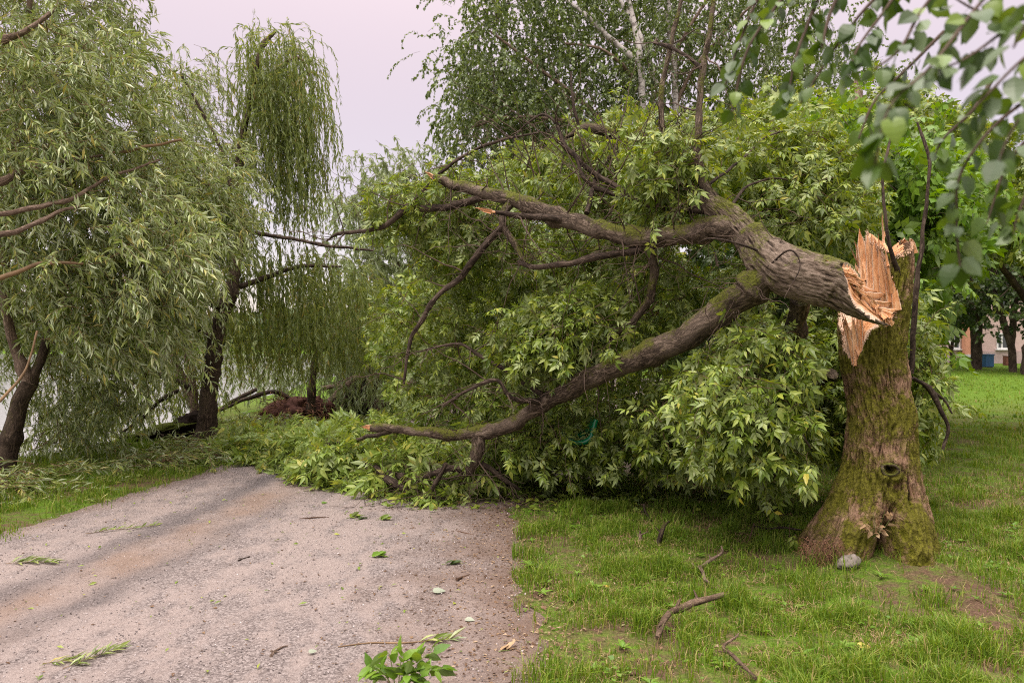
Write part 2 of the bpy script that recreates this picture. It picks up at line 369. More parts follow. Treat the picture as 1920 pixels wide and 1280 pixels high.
# the gravel path: a sheet just above the ground with a worn strip and two wheel ruts
RUT1 = np.array([[0, -3.05], [2, -2.95], [4, -2.74], [5.46, -2.46], [6.8, -2.25], [8.3, -1.95], [10, -1.75], [16, -.3], [32, 6]])
RUT2 = np.array([[0, -3.5], [2, -3.4], [4.48, -3.2], [6.05, -3.05], [7.2, -2.95], [8.6, -2.85], [10, -2.6], [16, -1.2], [32, 5]])
ys = axis([(-2, 2.6, .15), (2.6, 10, .045), (10, 16, .15), (16, 32, .6)]); nu = 110
U = np.linspace(0, 1, nu); U = U+.0
Yp = np.repeat(ys[:, None], nu, 1)
eL = xl(ys)+.14*perlin(np.stack([ys*1.1, 0*ys+3, 0*ys], -1))+.07*perlin(np.stack([ys*5, 0*ys+8, 0*ys], -1))+.035*perlin(np.stack([ys*14, 0*ys+8, 0*ys], -1))
eR = xr(ys)+.2*perlin(np.stack([ys*1.1, 0*ys+31, 0*ys], -1))+.13*perlin(np.stack([ys*4, 0*ys+18, 0*ys], -1))+.035*perlin(np.stack([ys*14, 0*ys+5, 0*ys], -1))
Xp = eL[:, None]*(1-U)+eR[:, None]*U
r1 = Xp-np.interp(Yp, RUT1[:, 0], RUT1[:, 1]); r2 = Xp-np.interp(Yp, RUT2[:, 0], RUT2[:, 1])
pp = np.stack([Xp, Yp, 0*Xp], -1)
wob = .07*perlin(pp*2.3)+.04*perlin(pp*6)
rut = np.maximum(np.exp(-((r1+wob)/.13)**2)*.9, .8*np.exp(-((r2+wob)/.16)**2))
rut = rut*np.clip(.85+.8*perlin(pp*np.array([1.6, .6, 1])+4), .35, 1.25)
dirt = np.clip(1.25-np.abs((r1+r2)/2+wob*1.5)/.34, 0, 1)*np.clip(.75+.8*fbm(pp*1.7+9, 3), 0, 1)
edge = np.maximum(np.clip(1-(eR[:, None]-Xp)/1.15, 0, 1)**1.3, np.clip(1-(Xp-eL[:, None])/.35, 0, 1)**1.5*.8)
edge = np.clip(edge+.3*fbm(pp*2.5+2, 3)*(edge > .02), 0, 1)
Zp = gz(Xp, Yp)*0+.006-.012*rut+.006*fbm(pp*1.2, 3)+.0025*fbm(pp*11, 2)
Zp = np.where(Yp > 0, np.maximum(Zp, .0025), Zp)+np.where((U < .004) | (U > .996), -.012, .003)
pm, t = mat('gravel path')
at = N(t, 'Attribute', attribute_name='wear'); sp = N(t, 'SeparateXYZ'); t.links.new(at.outputs['Vector'], sp.inputs[0])
g = N(t, 'TexCoord'); v = g.outputs['Object']
big = noise(t, v, .8, 4, .6, (1, .5, 1)); medn = noise(t, v, 5, 5, .65, (1, .55, 1)); fine = noise(t, v, 150, 4, .75); f3 = noise(t, v, 45, 4, .7)
vo = N(t, 'TexVoronoi'); vo.inputs['Scale'].default_value = 95; t.links.new(v, vo.inputs['Vector'])
vo2 = N(t, 'TexVoronoi'); vo2.inputs['Scale'].default_value = 210; t.links.new(v, vo2.inputs['Vector'])
grain = math_(t, 'ADD', math_(t, 'MULTIPLY', fine, .55), math_(t, 'MULTIPLY', f3, .45))
hv = N(t, 'SeparateColor'); t.links.new(vo.outputs['Color'], hv.inputs[0])
stone = ramp(t, [(.15, (0.079, 0.064, 0.061)), (.4, (0.165, 0.137, 0.127)), (.62, (0.249, 0.212, 0.196)), (.9, (0.381, 0.334, 0.316))], math_(t, 'ADD', math_(t, 'MULTIPLY', hv.outputs[0], .5), math_(t, 'MULTIPLY', grain, .5)))
pale = ramp(t, [(.28, (0.157, 0.124, 0.112)), (.5, (0.276, 0.227, 0.205)), (.72, (0.368, 0.315, 0.287))], grain)
c = mix(t, rng_(t, math_(t, 'ADD', math_(t, 'MULTIPLY', big, .5), math_(t, 'MULTIPLY', medn, .6)), .50, .59), stone, pale)
dirtc = ramp(t, [(.28, (0.125, 0.078, 0.057)), (.55, (0.224, 0.155, 0.112)), (.75, (0.303, 0.227, 0.183))], grain)
c = mix(t, math_(t, 'MULTIPLY', sp.outputs['Y'], .72), c, dirtc)
rutc = ramp(t, [(.3, (0.058, 0.051, 0.051)), (.6, (0.132, 0.114, 0.110)), (.85, (0.248, 0.222, 0.213))], math_(t, 'ADD', math_(t, 'MULTIPLY', hv.outputs[1], .4), math_(t, 'MULTIPLY', grain, .6)))
c = mix(t, math_(t, 'MULTIPLY', sp.outputs['X'], .95), c, rutc)
edc = ramp(t, [(.25, (0.058, 0.036, 0.025)), (.5, (0.129, 0.083, 0.058)), (.75, (0.220, 0.154, 0.113))], grain)
c = mix(t, math_(t, 'MULTIPLY', sp.outputs['Z'], .85), c, edc)
hgt = math_(t, 'ADD', math_(t, 'MULTIPLY', math_(t, 'SUBTRACT', 1, vo.outputs['Distance']), .8), math_(t, 'ADD', fine, math_(t, 'MULTIPLY', vo2.outputs['Distance'], -.4)))
finish(t, c, .93, hgt, .006, .15)
mb = MB(); mb.add(np.stack([Xp, Yp, Zp], -1), grid_faces(len(ys), nu, False), np.stack([rut, dirt, edge], -1))
tag(mb.build('path', pm, attr='wear'), kind='structure')

def jit_rot(rng, n):
    q = nrm(rng.normal(size=(n, 4))); w, x, y, z = q.T
    return np.stack([np.stack([1-2*(y*y+z*z), 2*(x*y-z*w), 2*(x*z+y*w)], 1), np.stack([2*(x*y+z*w), 1-2*(x*x+z*z), 2*(y*z-x*w)], 1), np.stack([2*(x*z-y*w), 2*(y*z+x*w), 1-2*(x*x+y*y)], 1)], 1)
# loose grit on the path
rng = np.random.default_rng(3)
n = 17000; yy = 2.9+rng.random(n)**1.7*6.2; xx = xl(yy)+rng.random(n)*(xr(yy)-xl(yy))
near = (np.abs(xx) < yy*.72)
xx, yy = xx[near], yy[near]; n = len(xx)
octv = np.array([[1, 0, 0], [-1, 0, 0], [0, 1, 0], [0, -1, 0], [0, 0, .7], [0, 0, -.7]], float); octf = np.array([[0, 2, 4], [2, 1, 4], [1, 3, 4], [3, 0, 4], [2, 0, 5], [1, 2, 5], [3, 1, 5], [0, 3, 5]])
s = .0024+.0065*rng.random(n)**3
V = np.einsum('vk,njk->nvj', octv*np.array([1, .8, .8]), jit_rot(rng, n))*s[:, None, None]*(1+.3*rng.normal(size=(n, 6, 1)))
V += np.stack([xx, yy, .011+0*xx], -1)[:, None]
sm, t = mat('grit'); g = N(t, 'NewGeometry')
finish(t, ramp(t, [(0, (.13, .11, .107)), (.5, (.25, .215, .2)), (1, (.44, .395, .38))], g.outputs['Random Per Island']), .9, None, .01, .2)
mb = MB(); mb.add(V.reshape(-1, 3), (octf[None]+(np.arange(n)*6)[:, None, None]).reshape(-1, 3))
tag(mb.build('gravel', sm, smooth=False), kind='stuff')

# dry leaf bits and chips along the right edge of the path and under the fallen crown
n = 14000; yy = 2.8+rng.random(n)**1.3*6.2; xx = xr(yy)-np.abs(rng.normal(size=n))*.5+.2
k = n//7; yy[:k] = 7+rng.random(k)*2.5; xx[:k] = -1.5+rng.random(k)*3.6
k2 = n//14; yy[-k2:] = 3+rng.random(k2)*6; xx[-k2:] = xl(yy[-k2:])+rng.random(k2)*4.2
k3 = n//3; yy[k:k+k3] = 3+rng.random(k3)**1.2*5; xx[k:k+k3] = xr(yy[k:k+k3])+rng.random(k3)**1.2*4.2       # thatch and old leaves in the lawn
s = .007+.02*rng.random(n)**2.5; a = rng.random(n)*6.28
mb = MB(); d3 = np.stack([np.cos(a), np.sin(a), .12*rng.normal(size=n)], -1); up = np.stack([.3*rng.normal(size=n), .3*rng.normal(size=n), np.ones(n)], -1)
stamp(mb, leaf_rhomb(.27), np.stack([xx, yy, .014+0*xx], -1), d3, up, s*1.3)
lm = leaf_mat('dead leaf bits', [(0, (.07, .042, .027)), (.45, (.15, .092, .055)), (.8, (.24, .165, .10)), (.95, (.36, .27, .18)), (1, (.14, .18, .04))], (.45, .35, .25), .1, rough=.8, spec=.1)
tag(mb.build('leaf_litter', lm, smooth=False), kind='stuff')

# ---------------------------------------------------------------- grass
rng = np.random.default_rng(11)
def grass_points(n, x0, x1, y0, y1, power):
    y = y0+(y1-y0)*rng.random(n)**power; x = x0+(x1-x0)*rng.random(n); return x, y
def blades(mb, x, y, h, w, lean=.5):
    n = len(x); a = rng.random(n)*6.283; side = np.stack([np.cos(a), np.sin(a), 0*a], -1)
    b = a+1.57+rng.normal(size=n)*.5; fw = np.stack([np.cos(b), np.sin(b), 0*b], -1); l = (lean*(.15+rng.random(n)**1.5))[:, None]
    base = np.stack([x, y, gz(x, y)-.003], -1); h = h[:, None]; w = w[:, None]
    up = np.array([0, 0, 1.])
    m1 = base+up*h*.55+fw*h*l*.35; tip = base+up*h*(1-.45*l)+fw*h*l*1.2
    V = np.stack([base-side*w, base+side*w, m1+side*w*.8, m1-side*w*.8, tip], 1)
    o = (np.arange(n)*5)[:, None]
    k = mb.n; mb.v.append(V.reshape(-1, 3)); mb.n += 5*n; mb.at.append(np.zeros((5*n, 3)))
    mb.f.append(o+np.array([[0, 1, 2, 3]])+k); mb.f.append(o+np.array([[3, 2, 4]])+k)
def keep_lawn(x, y):
    p = np.stack([x, y, 0*x], -1)
    e = np.where(x > 0, x-xr(y), xl(y)-x)
    # grass frays out along the path edge, is thin under the crown and round the broken trunk
    den = np.clip(np.where(x > 0, .26+e*1.15+.95*fbm(p*2.1, 3), .55+e*2.5+.6*fbm(p*1.6, 3)), 0, 1)
    den *= np.clip(.60+1.7*fbm(p*np.array([1.9, 1.9, 1])+5, 3), .07, 1)
    r = np.hypot(x-2.55, y-5.1); den *= np.clip((r-.3)/.55, .2, 1)*np.clip(.9+.9*perlin(p*3.1+7), .3, 1.5)
    den *= np.where(np.hypot(x-3.2, y-4.6) < .6, .35, 1)
    for a_, b_ in (((1236, 1192), (1266, 1148)), ((1266, 1148), (1360, 1110)), ((1298, 1054), (1356, 1030)), ((1400, 1256), (1362, 1220)), ((1362, 1220), (1384, 1190))):   # flattened where boughs lie
        A = WG(*a_); B_ = WG(*b_); u = np.clip(((x-A[0])*(B_[0]-A[0])+(y-A[1])*(B_[1]-A[1]))/((B_[0]-A[0])**2+(B_[1]-A[1])**2), 0, 1)
        dd_ = np.hypot(x-A[0]-u*(B_[0]-A[0]), (y+.05)-A[1]-u*(B_[1]-A[1])); den *= np.where(dd_ < .085, .12, 1)
    den *= np.where(x < 0, (x > shore(y)-.25), 1)
    return (rng.random(len(x)) < den) & (np.abs(x) < y*.74+.4) & (e > -.4)
mbg = MB(); mbd = MB()
for n, x0, x1, y0, y1, pw, hh, ww in ((260000, -.1, 5.2, 2.9, 7.2, 1.35, .075, .0024), (100000, -.1, 9, 7.0, 14, 1.2, .08, .0032), (110000, 3, 30, 12, 48, 1.5, .055, .011), (105000, -7.4, -2.9, 5.0, 13, 1.0, .07, .003)):
    x, y = grass_points(n, x0, x1, y0, y1, pw); k = keep_lawn(x, y); x, y = x[k], y[k]
    p = np.stack([x, y, 0*x], -1); tall = np.clip(1+1.7*fbm(p*2.8+3, 3), .4, 2.5)
    h = hh*tall*(.6+.8*rng.random(len(x))); w = ww*(.6+.9*rng.random(len(x)))
    blades(mbg, x, y, h, w, .75)
tag(mbg.build('grass', M['grass'], smooth=False), kind='stuff')
x, y = grass_points(80000, -.2, 6, 2.9, 9, 1.3); k = keep_lawn(x, y) | (rng.random(len(x)) < .07); k &= (x > xr(y)-.1)
x, y = x[k], y[k]; blades(mbd, x, y, .05*(.5+rng.random(len(x))), .0016*(.7+.6*rng.random(len(x))), 1.7)
tag(mbd.build('dry_grass', M['dry'], smooth=False), kind='stuff')
# clover and low broad leaves in the lawn
n = 15000; x, y = grass_points(n, -.1, 6, 2.9, 9, 1.3); p = np.stack([x, y, 0*x], -1)
k = keep_lawn(x, y) & (fbm(p*1.1+40, 3) > .02); x, y = x[k], y[k]; n = len(x); a = rng.random(n)*6.283
mb = MB(); stamp(mb, leaf_rhomb(.42), np.stack([x, y, gz(x, y)+.012+.025*rng.random(n)], -1), np.stack([np.cos(a), np.sin(a), .3+0*a], -1), np.stack([.4*rng.normal(size=n), .4*rng.normal(size=n), np.ones(n)], -1), .016+.022*rng.random(n))
tag(mb.build('clover', M['mid'], smooth=False), kind='stuff')
n = 620; x, y = grass_points(n, .1, 5.5, 3.0, 9, 1.3); k = keep_lawn(x, y) | (rng.random(n) < .25); x, y = x[k], y[k]; n = len(x); q = 7      # rosettes of broad weed leaves
a = (rng.random((n, 1))*6.28+np.arange(q)*6.283/q+.4*rng.normal(size=(n, q))).ravel(); xx, yy = np.repeat(x, q), np.repeat(y, q); el = .35+.5*rng.random(n*q)
mb = MB(); stamp(mb, leaf_oval(.21, 3, 1., .3, .12, .1, .1), np.stack([xx, yy, gz(xx, yy)+.012], -1), np.stack([np.cos(a), np.sin(a), el], -1), np.stack([-.3*np.cos(a), -.3*np.sin(a), np.ones(n*q)], -1), np.repeat(.03+.04*rng.random(n), q)*(.7+.5*rng.random(n*q)))
tag(mb.build('weeds', M['mid'], smooth=False), kind='stuff')

# ---------------------------------------------------------------- the broken tree: stump with torn top
SD = 5.6; S = SD/F
ROWS = np.array([[1075, 1480, 1775], [1052, 1497, 1766], [1030, 1512, 1760], [1002, 1528, 1756], [958, 1553, 1747], [920, 1568, 1739], [865, 1578, 1733], [783, 1590, 1731], [728, 1587, 1717], [674, 1579, 1713], [619, 1575, 1715], [564, 1572, 1722], [509, 1576, 1724], [460, 1582, 1721], [420, 1590, 1715]], float)
TOPA = np.array([-180, -160, -150, -143, -138, -128, -115, -90, -60, -35, -15, 0, 15, 30, 50, 70, 90, 110, 125, 140, 150, 165, 180]); TOPY = np.array([480, 462, 440, 432, 436, 446, 449, 452, 452, 454, 458, 462, 478, 486, 484, 472, 462, 456, 452, 456, 474, 480, 480])
CY = np.array([430, 460, 500, 540, 575, 600, 620, 660, 690]); CA = np.array([-85, -75, -68, -48, -22, -20, -32, -38, -38]); CH = np.array([74, 77, 84, 80, 68, 56, 30, 15, 0])
tree = empty('broken_maple_tree', (2.72, SD, 0), 'maple snapped at chest height, mossy, its leafy crown fallen across the path', 'tree')
def cavity(o, v):
    a = o.data.attributes.new('cavity', 'FLOAT', 'POINT'); a.data.foreach_set('value', np.asarray(v, np.float32).ravel())
nT, nH = 360, 340
th = -math.pi+np.arange(nT)/nT*2*math.pi; deg = np.degrees(th)
ytop = np.interp(deg, TOPA, TOPY)+6*perlin(np.stack([deg*.12, 0*deg, 0*deg], -1))+4*np.abs(perlin(np.stack([deg*.33, 0*deg+4, 0*deg], -1)))+6*perlin(np.stack([deg*1.1, 0*deg+4, 0*deg], -1))
v = np.linspace(0, 1, nH)[:, None]
PY = 1075*(1-v)+ytop[None]*v
TH = np.repeat(th[None], nH, 0); DG = np.degrees(TH)
lf = np.interp(-PY, -ROWS[:, 0], ROWS[:, 1]); rt = np.interp(-PY, -ROWS[:, 0], ROWS[:, 2])
cx = (lf+rt)/2-5; R = (rt-lf)/2*np.interp(PY, [850, 1010], [.86, 1.0])
Rz = np.where(PY > 900, np.minimum(R, 86+(PY-900)*.16), R)          # less deep than wide at the flared foot
q3 = np.stack([np.sin(TH)*2, np.cos(TH)*2, PY*.012], -1)
ca = np.interp(PY, CY, CA); ch = np.interp(PY, CY, CH)+4*perlin(np.stack([DG*.004, PY*.022, 0*PY], -1))*(PY < 685)
ch = np.where(PY > 690, -9, ch)
da = (DG-ca+180) % 360-180
torn = np.abs(da) < ch
e = np.clip((ch-np.abs(da))/np.maximum(ch, 1), 0, 1)
# bark furrows
fq = np.stack([np.sin(TH)*8.5, np.cos(TH)*8.5, PY*.021], -1)
warp = perlin(fq*.7+3)*.55
fur = 1-np.abs(fbm(fq+warp[..., None]*np.array([1, 1, .3]), 3))*2.0
fur2 = fbm(np.stack([np.sin(TH)*12, np.cos(TH)*12, PY*.05], -1), 3)
lump = perlin(q3*.8+1)*4.0+perlin(q3*1.6+8)*2.5
low = np.clip((PY-880)/170, 0, 1)
def bump(c, w): return np.exp(-(((DG-c+180) % 360-180)/w)**2)
lobes = low*(bump(-62, 22)*22+bump(-22, 16)*22-bump(14, 10)*95*np.clip((PY-915)/60, 0, 1)+bump(45, 20)*24-bump(75, 10)*10+bump(100, 15)*8+bump(-105, 20)*10)
lobes += -bump(27, 5)*7*np.clip((PY-880)/60, 0, 1)
disp = lump+fur*4.6+fur2*2.4+lobes
sx_, sy_ = cx+R*np.sin(TH)*.96, PY
kd = np.hypot((cx+R*np.sin(TH)*.93-1668), (sy_-866)); front = np.cos(TH) > .2
disp = disp+np.where(front, 6*np.exp(-((kd-16)/7)**2)+7*np.exp(-(kd/34)**2), 0)
disp = disp*(1-.0*v); disp = np.where(front & (kd < 9.5), disp-34*np.clip(1-kd/9.5, 0, 1)**.6, disp)
disp = disp*np.where(torn, np.clip(1-e*4, 0, 1), 1)
rr = np.ones_like(R)
cc = np.cos(np.radians(np.clip(ch, 0, 87)))/np.maximum(np.cos(np.radians(np.clip(da, -87, 87))), .03)
cut = np.minimum(1, cc)*(1-.26*np.clip(e*1.6, 0, 1))
grain = fbm(np.stack([da*.16, PY*.010, 0*PY], -1), 4); steps = np.round(perlin(np.stack([da*.06, PY*.006, 0*PY+5], -1))*3)/3
rr = np.where(torn, cut, rr)
tr_add = np.where(torn, grain*3.4+perlin(np.stack([da*.035, PY*.02, 0*PY+9], -1))*6, 0)
# a dark pocket at the foot of the torn face
pk = np.hypot((cx+rr*R*np.sin(TH)-1672)/1.6, (PY-606)); tr_add -= np.where(torn, 26*np.exp(-(pk/14)**2), 0)
rx = np.maximum(rr*R+disp+tr_add, 2.5); rz = np.maximum(rr*Rz+disp+tr_add, 2.5)
FDIR = nrm(np.array([-2.72, -SD])); RDIR = np.array([-FDIR[1], FDIR[0]])      # the face of the stump and its right hand
OX, OY = 2.72+(cx-1643)*S*RDIR[0], SD+(cx-1643)*S*RDIR[1]
VX = OX+rx*np.sin(TH)*S*RDIR[0]*.93+rz*np.cos(TH)*S*FDIR[0]; VY = OY+rx*np.sin(TH)*S*RDIR[1]*.93+rz*np.cos(TH)*S*FDIR[1]; VZ = EYE-(PY-640)*S
cap = []
for fr, dz in ((.7, .015), (.4, .05), (.1, .08)):
    c0 = np.array([VX[-1].mean(), VY[-1].mean()])
    cap.append(np.stack([c0[0]+(VX[-1]-c0[0])*fr, c0[1]+(VY[-1]-c0[1])*fr, VZ[-1]-dz-.02*np.abs(perlin(np.stack([deg*.2, 0*deg+fr*9, 0*deg], -1)))], -1))
PV = np.concatenate([np.stack([VX, VY, VZ], -1)]+[c[None] for c in cap])
tornv = np.concatenate([torn, np.ones((3, nT), bool)]); ee = np.concatenate([e, np.full((3, nT), .6)])
Q = np.concatenate([np.stack([np.sin(TH)*.29, np.cos(TH)*.29, -PY*S], -1), np.repeat(np.stack([np.sin(TH), np.cos(TH), 0*TH], -1)[-1:]*.2, 3, 0)])
fc = grid_faces(nH+3, nT); fw = tornv.reshape(-1)[fc].sum(1) >= 3
Wd, t = mat('torn wood')
at = N(t, 'Attribute', attribute_name='bark_co'); sp = N(t, 'SeparateXYZ'); t.links.new(at.outputs['Vector'], sp.inputs[0])
g = N(t, 'TexCoord'); vv = g.outputs['Object']
a1 = noise(t, vv, 9, 5, .6, (4, 4, .55), .4); a2 = noise(t, vv, 34, 5, .7, (3, 3, .35)); a3 = noise(t, vv, 4, 3, .5, (2, 2, .7))
wc = ramp(t, [(.2, (.24, .07, .025)), (.36, (.53, .205, .08)), (.5, (.69, .34, .155)), (.66, (.77, .47, .27)), (.86, (.80, .59, .41))], math_(t, 'ADD', math_(t, 'MULTIPLY', a1, .72), math_(t, 'MULTIPLY', a2, .32)))
sap = ramp(t, [(.35, (.72, .45, .30)), (.65, (.84, .66, .51))], a2)
fx = math_(t, 'ADD', sp.outputs['X'], math_(t, 'MULTIPLY', math_(t, 'SUBTRACT', a3, .5), .45))
wc = mix(t, rng_(t, fx, .34, .16), wc, sap)
finish(t, wc, .7, math_(t, 'ADD', a2, math_(t, 'MULTIPLY', a1, .8)), .012, .25)
M['wood'] = Wd
mb = MB(); mb.add(PV, fc[~fw], Q); o = mb.build('trunk', M['bark_stump'], tree, attr='bark_co'); cavity(o, np.concatenate([np.clip(fur*.8+fur2*.3, -1, 1), np.zeros((3, nT))]))
mb = MB(); mb.add(PV, fc[fw], np.stack([ee*.9, 0*ee, 0*ee], -1)); mb.build('torn_wood', Wd, tree, attr='bark_co')
trunk_ob = [o for o in tree.children if o.name.startswith('trunk')][0]

# knot hole: a pale collar of callus bark round a dark hollow
def surf(px, py, out=0.0):
    i = np.unravel_index(np.argmin(np.where(np.cos(TH) > -.1, (cx+rx*np.sin(TH)-px)**2+(PY-py)**2, 1e9)), PY.shape)
    p = PV[i]; n = np.array([*(RDIR*math.sin(TH[i])+FDIR*math.cos(TH[i])), .1]); return p+n*out
def kring(px, py):
    """centre of the knot on the smooth trunk surface"""
    s_ = (px-1655)/78*.93; c_ = math.sqrt(max(0, 1-s_*s_)); r_ = 80*S; v2 = np.array([2.72, SD])+r_*(s_*RDIR+c_*FDIR)+(1655-1643)*S*RDIR
    return np.array([v2[0], v2[1], EYE-(py-640)*S])
kc = kring(1668, 866)
a = np.linspace(0, 2*math.pi, 25)[:-1]
f3_ = np.array([FDIR[0], FDIR[1], .05]); r3_ = np.array([RDIR[0], RDIR[1], 0]); cn = kc+f3_*.012
ring = cn+(.050*np.cos(a)*(1+.12*np.sin(3*a+1)))[:, None]*r3_+np.stack([0*a, 0*a, .042*np.sin(a)*(1+.15*np.cos(2*a))], -1)
mb = MB(); T_ = 24; 
b = np.arange(8)/8*2*math.pi; rad = nrm(ring-cn); V = ring[:, None]+(.012*(1+.5*perlin(ring*40))[:, None, None])*(np.cos(b)[None, :, None]*rad[:, None]+np.sin(b)[None, :, None]*f3_)
V = np.concatenate([V, V[:1]]); mb.add(V, grid_faces(25, 8), np.repeat(np.stack([np.cos(np.append(a, a[0])), np.sin(np.append(a, a[0])), 0*np.append(a, a[0])], -1)[:, None]*.05, 8, 1))
kh = mb.build('knot_hole', M['bark'], trunk_ob, attr='bark_co'); 
def shard(mb, pts, w0, w1, thick=.012, seed=0, k=14, face=(0, -1, 0)):
    """a torn strip of wood: wide at its foot, ragged to a point, curved along pts"""
    P = spline(np.asarray(pts, float), k); T = nrm(np.gradient(P, axis=0)); f = np.array(face, float)
    sd = nrm(np.cross(T, f)); nn = np.cross(sd, T)
    r = np.random.default_rng(seed); t = np.linspace(0, 1, k)
    w = (w0*(1-t)+w1*t)*np.clip((1-t)*5, .06, 1)
    cols = np.linspace(-1, 1, 6); wob = 1+.25*r.normal(size=(k, 6)).cumsum(0)*.12
    V = []
    for s_ in (1, -1):
        z = s_*thick*(1-.8*np.abs(cols))[None]*(1-.6*t)[:, None]+.10*w[:, None]*cols[None]**2+.004*r.normal(size=(1, 6))
        V.append(P[:, None]+sd[:, None]*(w[:, None]*cols[None]*wob)[..., None]+nn[:, None]*z[..., None])
    V = np.concatenate([V[0], V[1][:, ::-1]], 1)
    ed = np.repeat(np.array([.1, .5, .9, .9, .5, .1, .1, .5, .9, .9, .5, .1])[None], k, 0)
    mb.add(V, grid_faces(k, 12), np.stack([ed, 0*ed, 0*ed], -1))
def shard_part(pts, w0, w1, seed, **kw):
    mb = MB(); shard(mb, [W(*p) for p in pts], w0, w1, seed=seed, **kw); return mb.build('splinter', Wd, tree, attr='bark_co')
# torn fibres and strips that stand on the broken face
TV = PV[tornv]; TPX = 960+TV[:, 0]/TV[:, 1]*F; TPY = 640-(TV[:, 2]-EYE)/TV[:, 1]*F; NEAR = TV@np.append(FDIR, 0)
def torn_at(px, py, out=.02):
    i = np.argmin(np.hypot(TPX-px, TPY-py)-NEAR*8); return TV[i]+np.array([FDIR[0]*out, FDIR[1]*out, 0])
r = np.random.default_rng(50); nsh = 0
def strip(px0, py0, px1, py1, w, out=.015, **kw):
    """a strip lying on the torn face from its foot to its tip; the tip may stand free above the rim"""
    global nsh; nsh += 1
    A, B_ = torn_at(px0, py0, out), torn_at((px0+px1)/2, (py0+py1)/2, out*1.3); d = B_[1]
    E = np.array([(px1-960)/F*d, d, EYE-(py1-640)/F*d]); mb = MB(); shard(mb, [A, A*.5+B_*.5, B_, B_*.45+E*.55, E], w, w*.35, seed=60+nsh, face=(FDIR[0], FDIR[1], 0), **kw)
    mb.build('splinter', Wd, tree, attr='bark_co')
for px0, py0, px1, py1, w in ((1632, 585, 1611, 428, .055), (1640, 570, 1626, 440, .05), (1652, 560, 1640, 446, .05), (1622, 560, 1606, 458, .03), (1664, 570, 1650, 462, .045), (1676, 585, 1660, 486, .035), (1615, 540, 1603, 492, .02), (1645, 540, 1633, 436, .02), (1686, 590, 1672, 510, .03)):
    strip(px0, py0, px1, py1, w, .012, thick=.012)
for i in range(12):
    px0 = 1610+70*r.random(); py0 = 600-120*r.random(); strip(px0, py0, px0-14*r.random()-4, py0-60-50*r.random(), .006+.012*r.random(), .02+.03*r.random(), thick=.006, k=10)
for i in range(22):                                           # strips in the notch under the fallen trunk
    px0 = 1596+22*r.random(); f_ = r.random(); strip(px0, 688-25*r.random(), 1574+46*f_, 585+25*r.random(), .008+.02*r.random(), .01+.03*r.random(), thick=.008, k=10)
for i, (x, y, dx, dy) in enumerate(((1682, 484, 14, -26), (1692, 470, 4, -24), (1703, 466, -14, -16), (1712, 462, -8, -14), (1678, 490, -12, -22), (1664, 484, 2, -22), (1697, 474, 9, -20), (1688, 480, -6, -20))):
    shard_part([(x, y+14, 5.6), (x+dx*.5, y+dy*.5, 5.59), (x+dx, y+dy, 5.57)], .022+.016*(i % 2), .008, 10+i, thick=.006)
# hair thin fibres along the torn rim
ei = np.nonzero((e < .09) & torn & (np.arange(nH)[:, None] % 2 == 0)); fp = PV[ei[0], ei[1]]; fo = nrm(np.stack([np.sin(TH[ei])*RDIR[0]+np.cos(TH[ei])*FDIR[0], np.sin(TH[ei])*RDIR[1]+np.cos(TH[ei])*FDIR[1], 0*TH[ei]], -1))
tp = PV[nH-1, ::1]; fp = np.concatenate([fp, tp, tp]); fo = np.concatenate([fo, 0*tp, 0*tp])
K = len(fp); d = nrm(fo*.5+np.array([0, 0, 1.])+.5*r.normal(size=(K, 3))); ln = (.008+.026*r.random(K)**3)[:, None]
P_ = np.stack([fp-d*.012, fp+d*ln*.5, fp+d*ln+.006*r.normal(size=(K, 3))], 1); mb = MB(); thin_tubes(mb, P_, .0018+.003*r.random(K)**2, np.full(K, .0004)); mb.at = [np.full((mb.n, 3), .2)]
tag(mb.build('fibres', Wd, tree, attr='bark_co'), kind='stuff')

# fallen trunk, torn open at its base, still hinged on the stump
FT = [(1668, 606, 5.22), (1640, 590, 5.18), (1604, 562, 5.16), (1568, 534, 5.2), (1520, 522, 5.28), (1475, 507, 5.38), (1435, 478, 5.5), (1402, 442, 5.6), (1368, 408, 5.7), (1336, 384, 5.8), (1322, 376, 5.85)]
FR = np.array([5, 15, 30, 43, 44.5, 46, 40, 27, 23, 20, 9])*5.35/F
k = 150; P = spline([W(*p) for p in FT], k); tt = np.linspace(0, 1, k); Rr = np.interp(tt, np.linspace(0, 1, len(FR)), FR)
T, a1_, b1_ = frames(P, (0, -1, 0)); up_s = np.sign(b1_[k//3][2])
nT2 = 110; t2 = -math.pi+np.arange(nT2)/nT2*2*math.pi; d2 = np.degrees(t2)
TT, DD = np.repeat(tt[:, None], nT2, 1), np.repeat(d2[None], k, 0); A2 = np.radians(DD)
px_ = np.interp(tt, np.linspace(0, 1, len(FT)), [p[0] for p in FT])[:, None]+0*DD
hf = np.interp(-px_, [-1670, -1640, -1612, -1590, -1572, -1560], [80, 86, 82, 60, 28, 0])+8*perlin(np.stack([DD*.03, px_*.08, 0*DD], -1))
hf = np.where(px_ < 1562, -5, hf); da2 = (DD-38+180) % 360-180; torn2 = np.abs(da2) < hf
e2 = np.clip((hf-np.abs(da2))/np.maximum(hf, 1), 0, 1)
cut2 = np.where(torn2, np.minimum(1, np.cos(np.radians(np.clip(hf, 0, 86)))/np.maximum(np.cos(np.radians(np.clip(da2, -86, 86))), .04))*(1-.3*np.clip(e2*2, 0, 1)), 1)
s_l = np.concatenate([[0], np.cumsum(np.linalg.norm(np.diff(P, axis=0), axis=1))])[:, None]
fq = np.stack([np.cos(A2)*6, np.sin(A2)*6, s_l*9+0*DD], -1); fur = 1-np.abs(fbm(fq+.5*perlin(fq*.6)[..., None], 3))*2
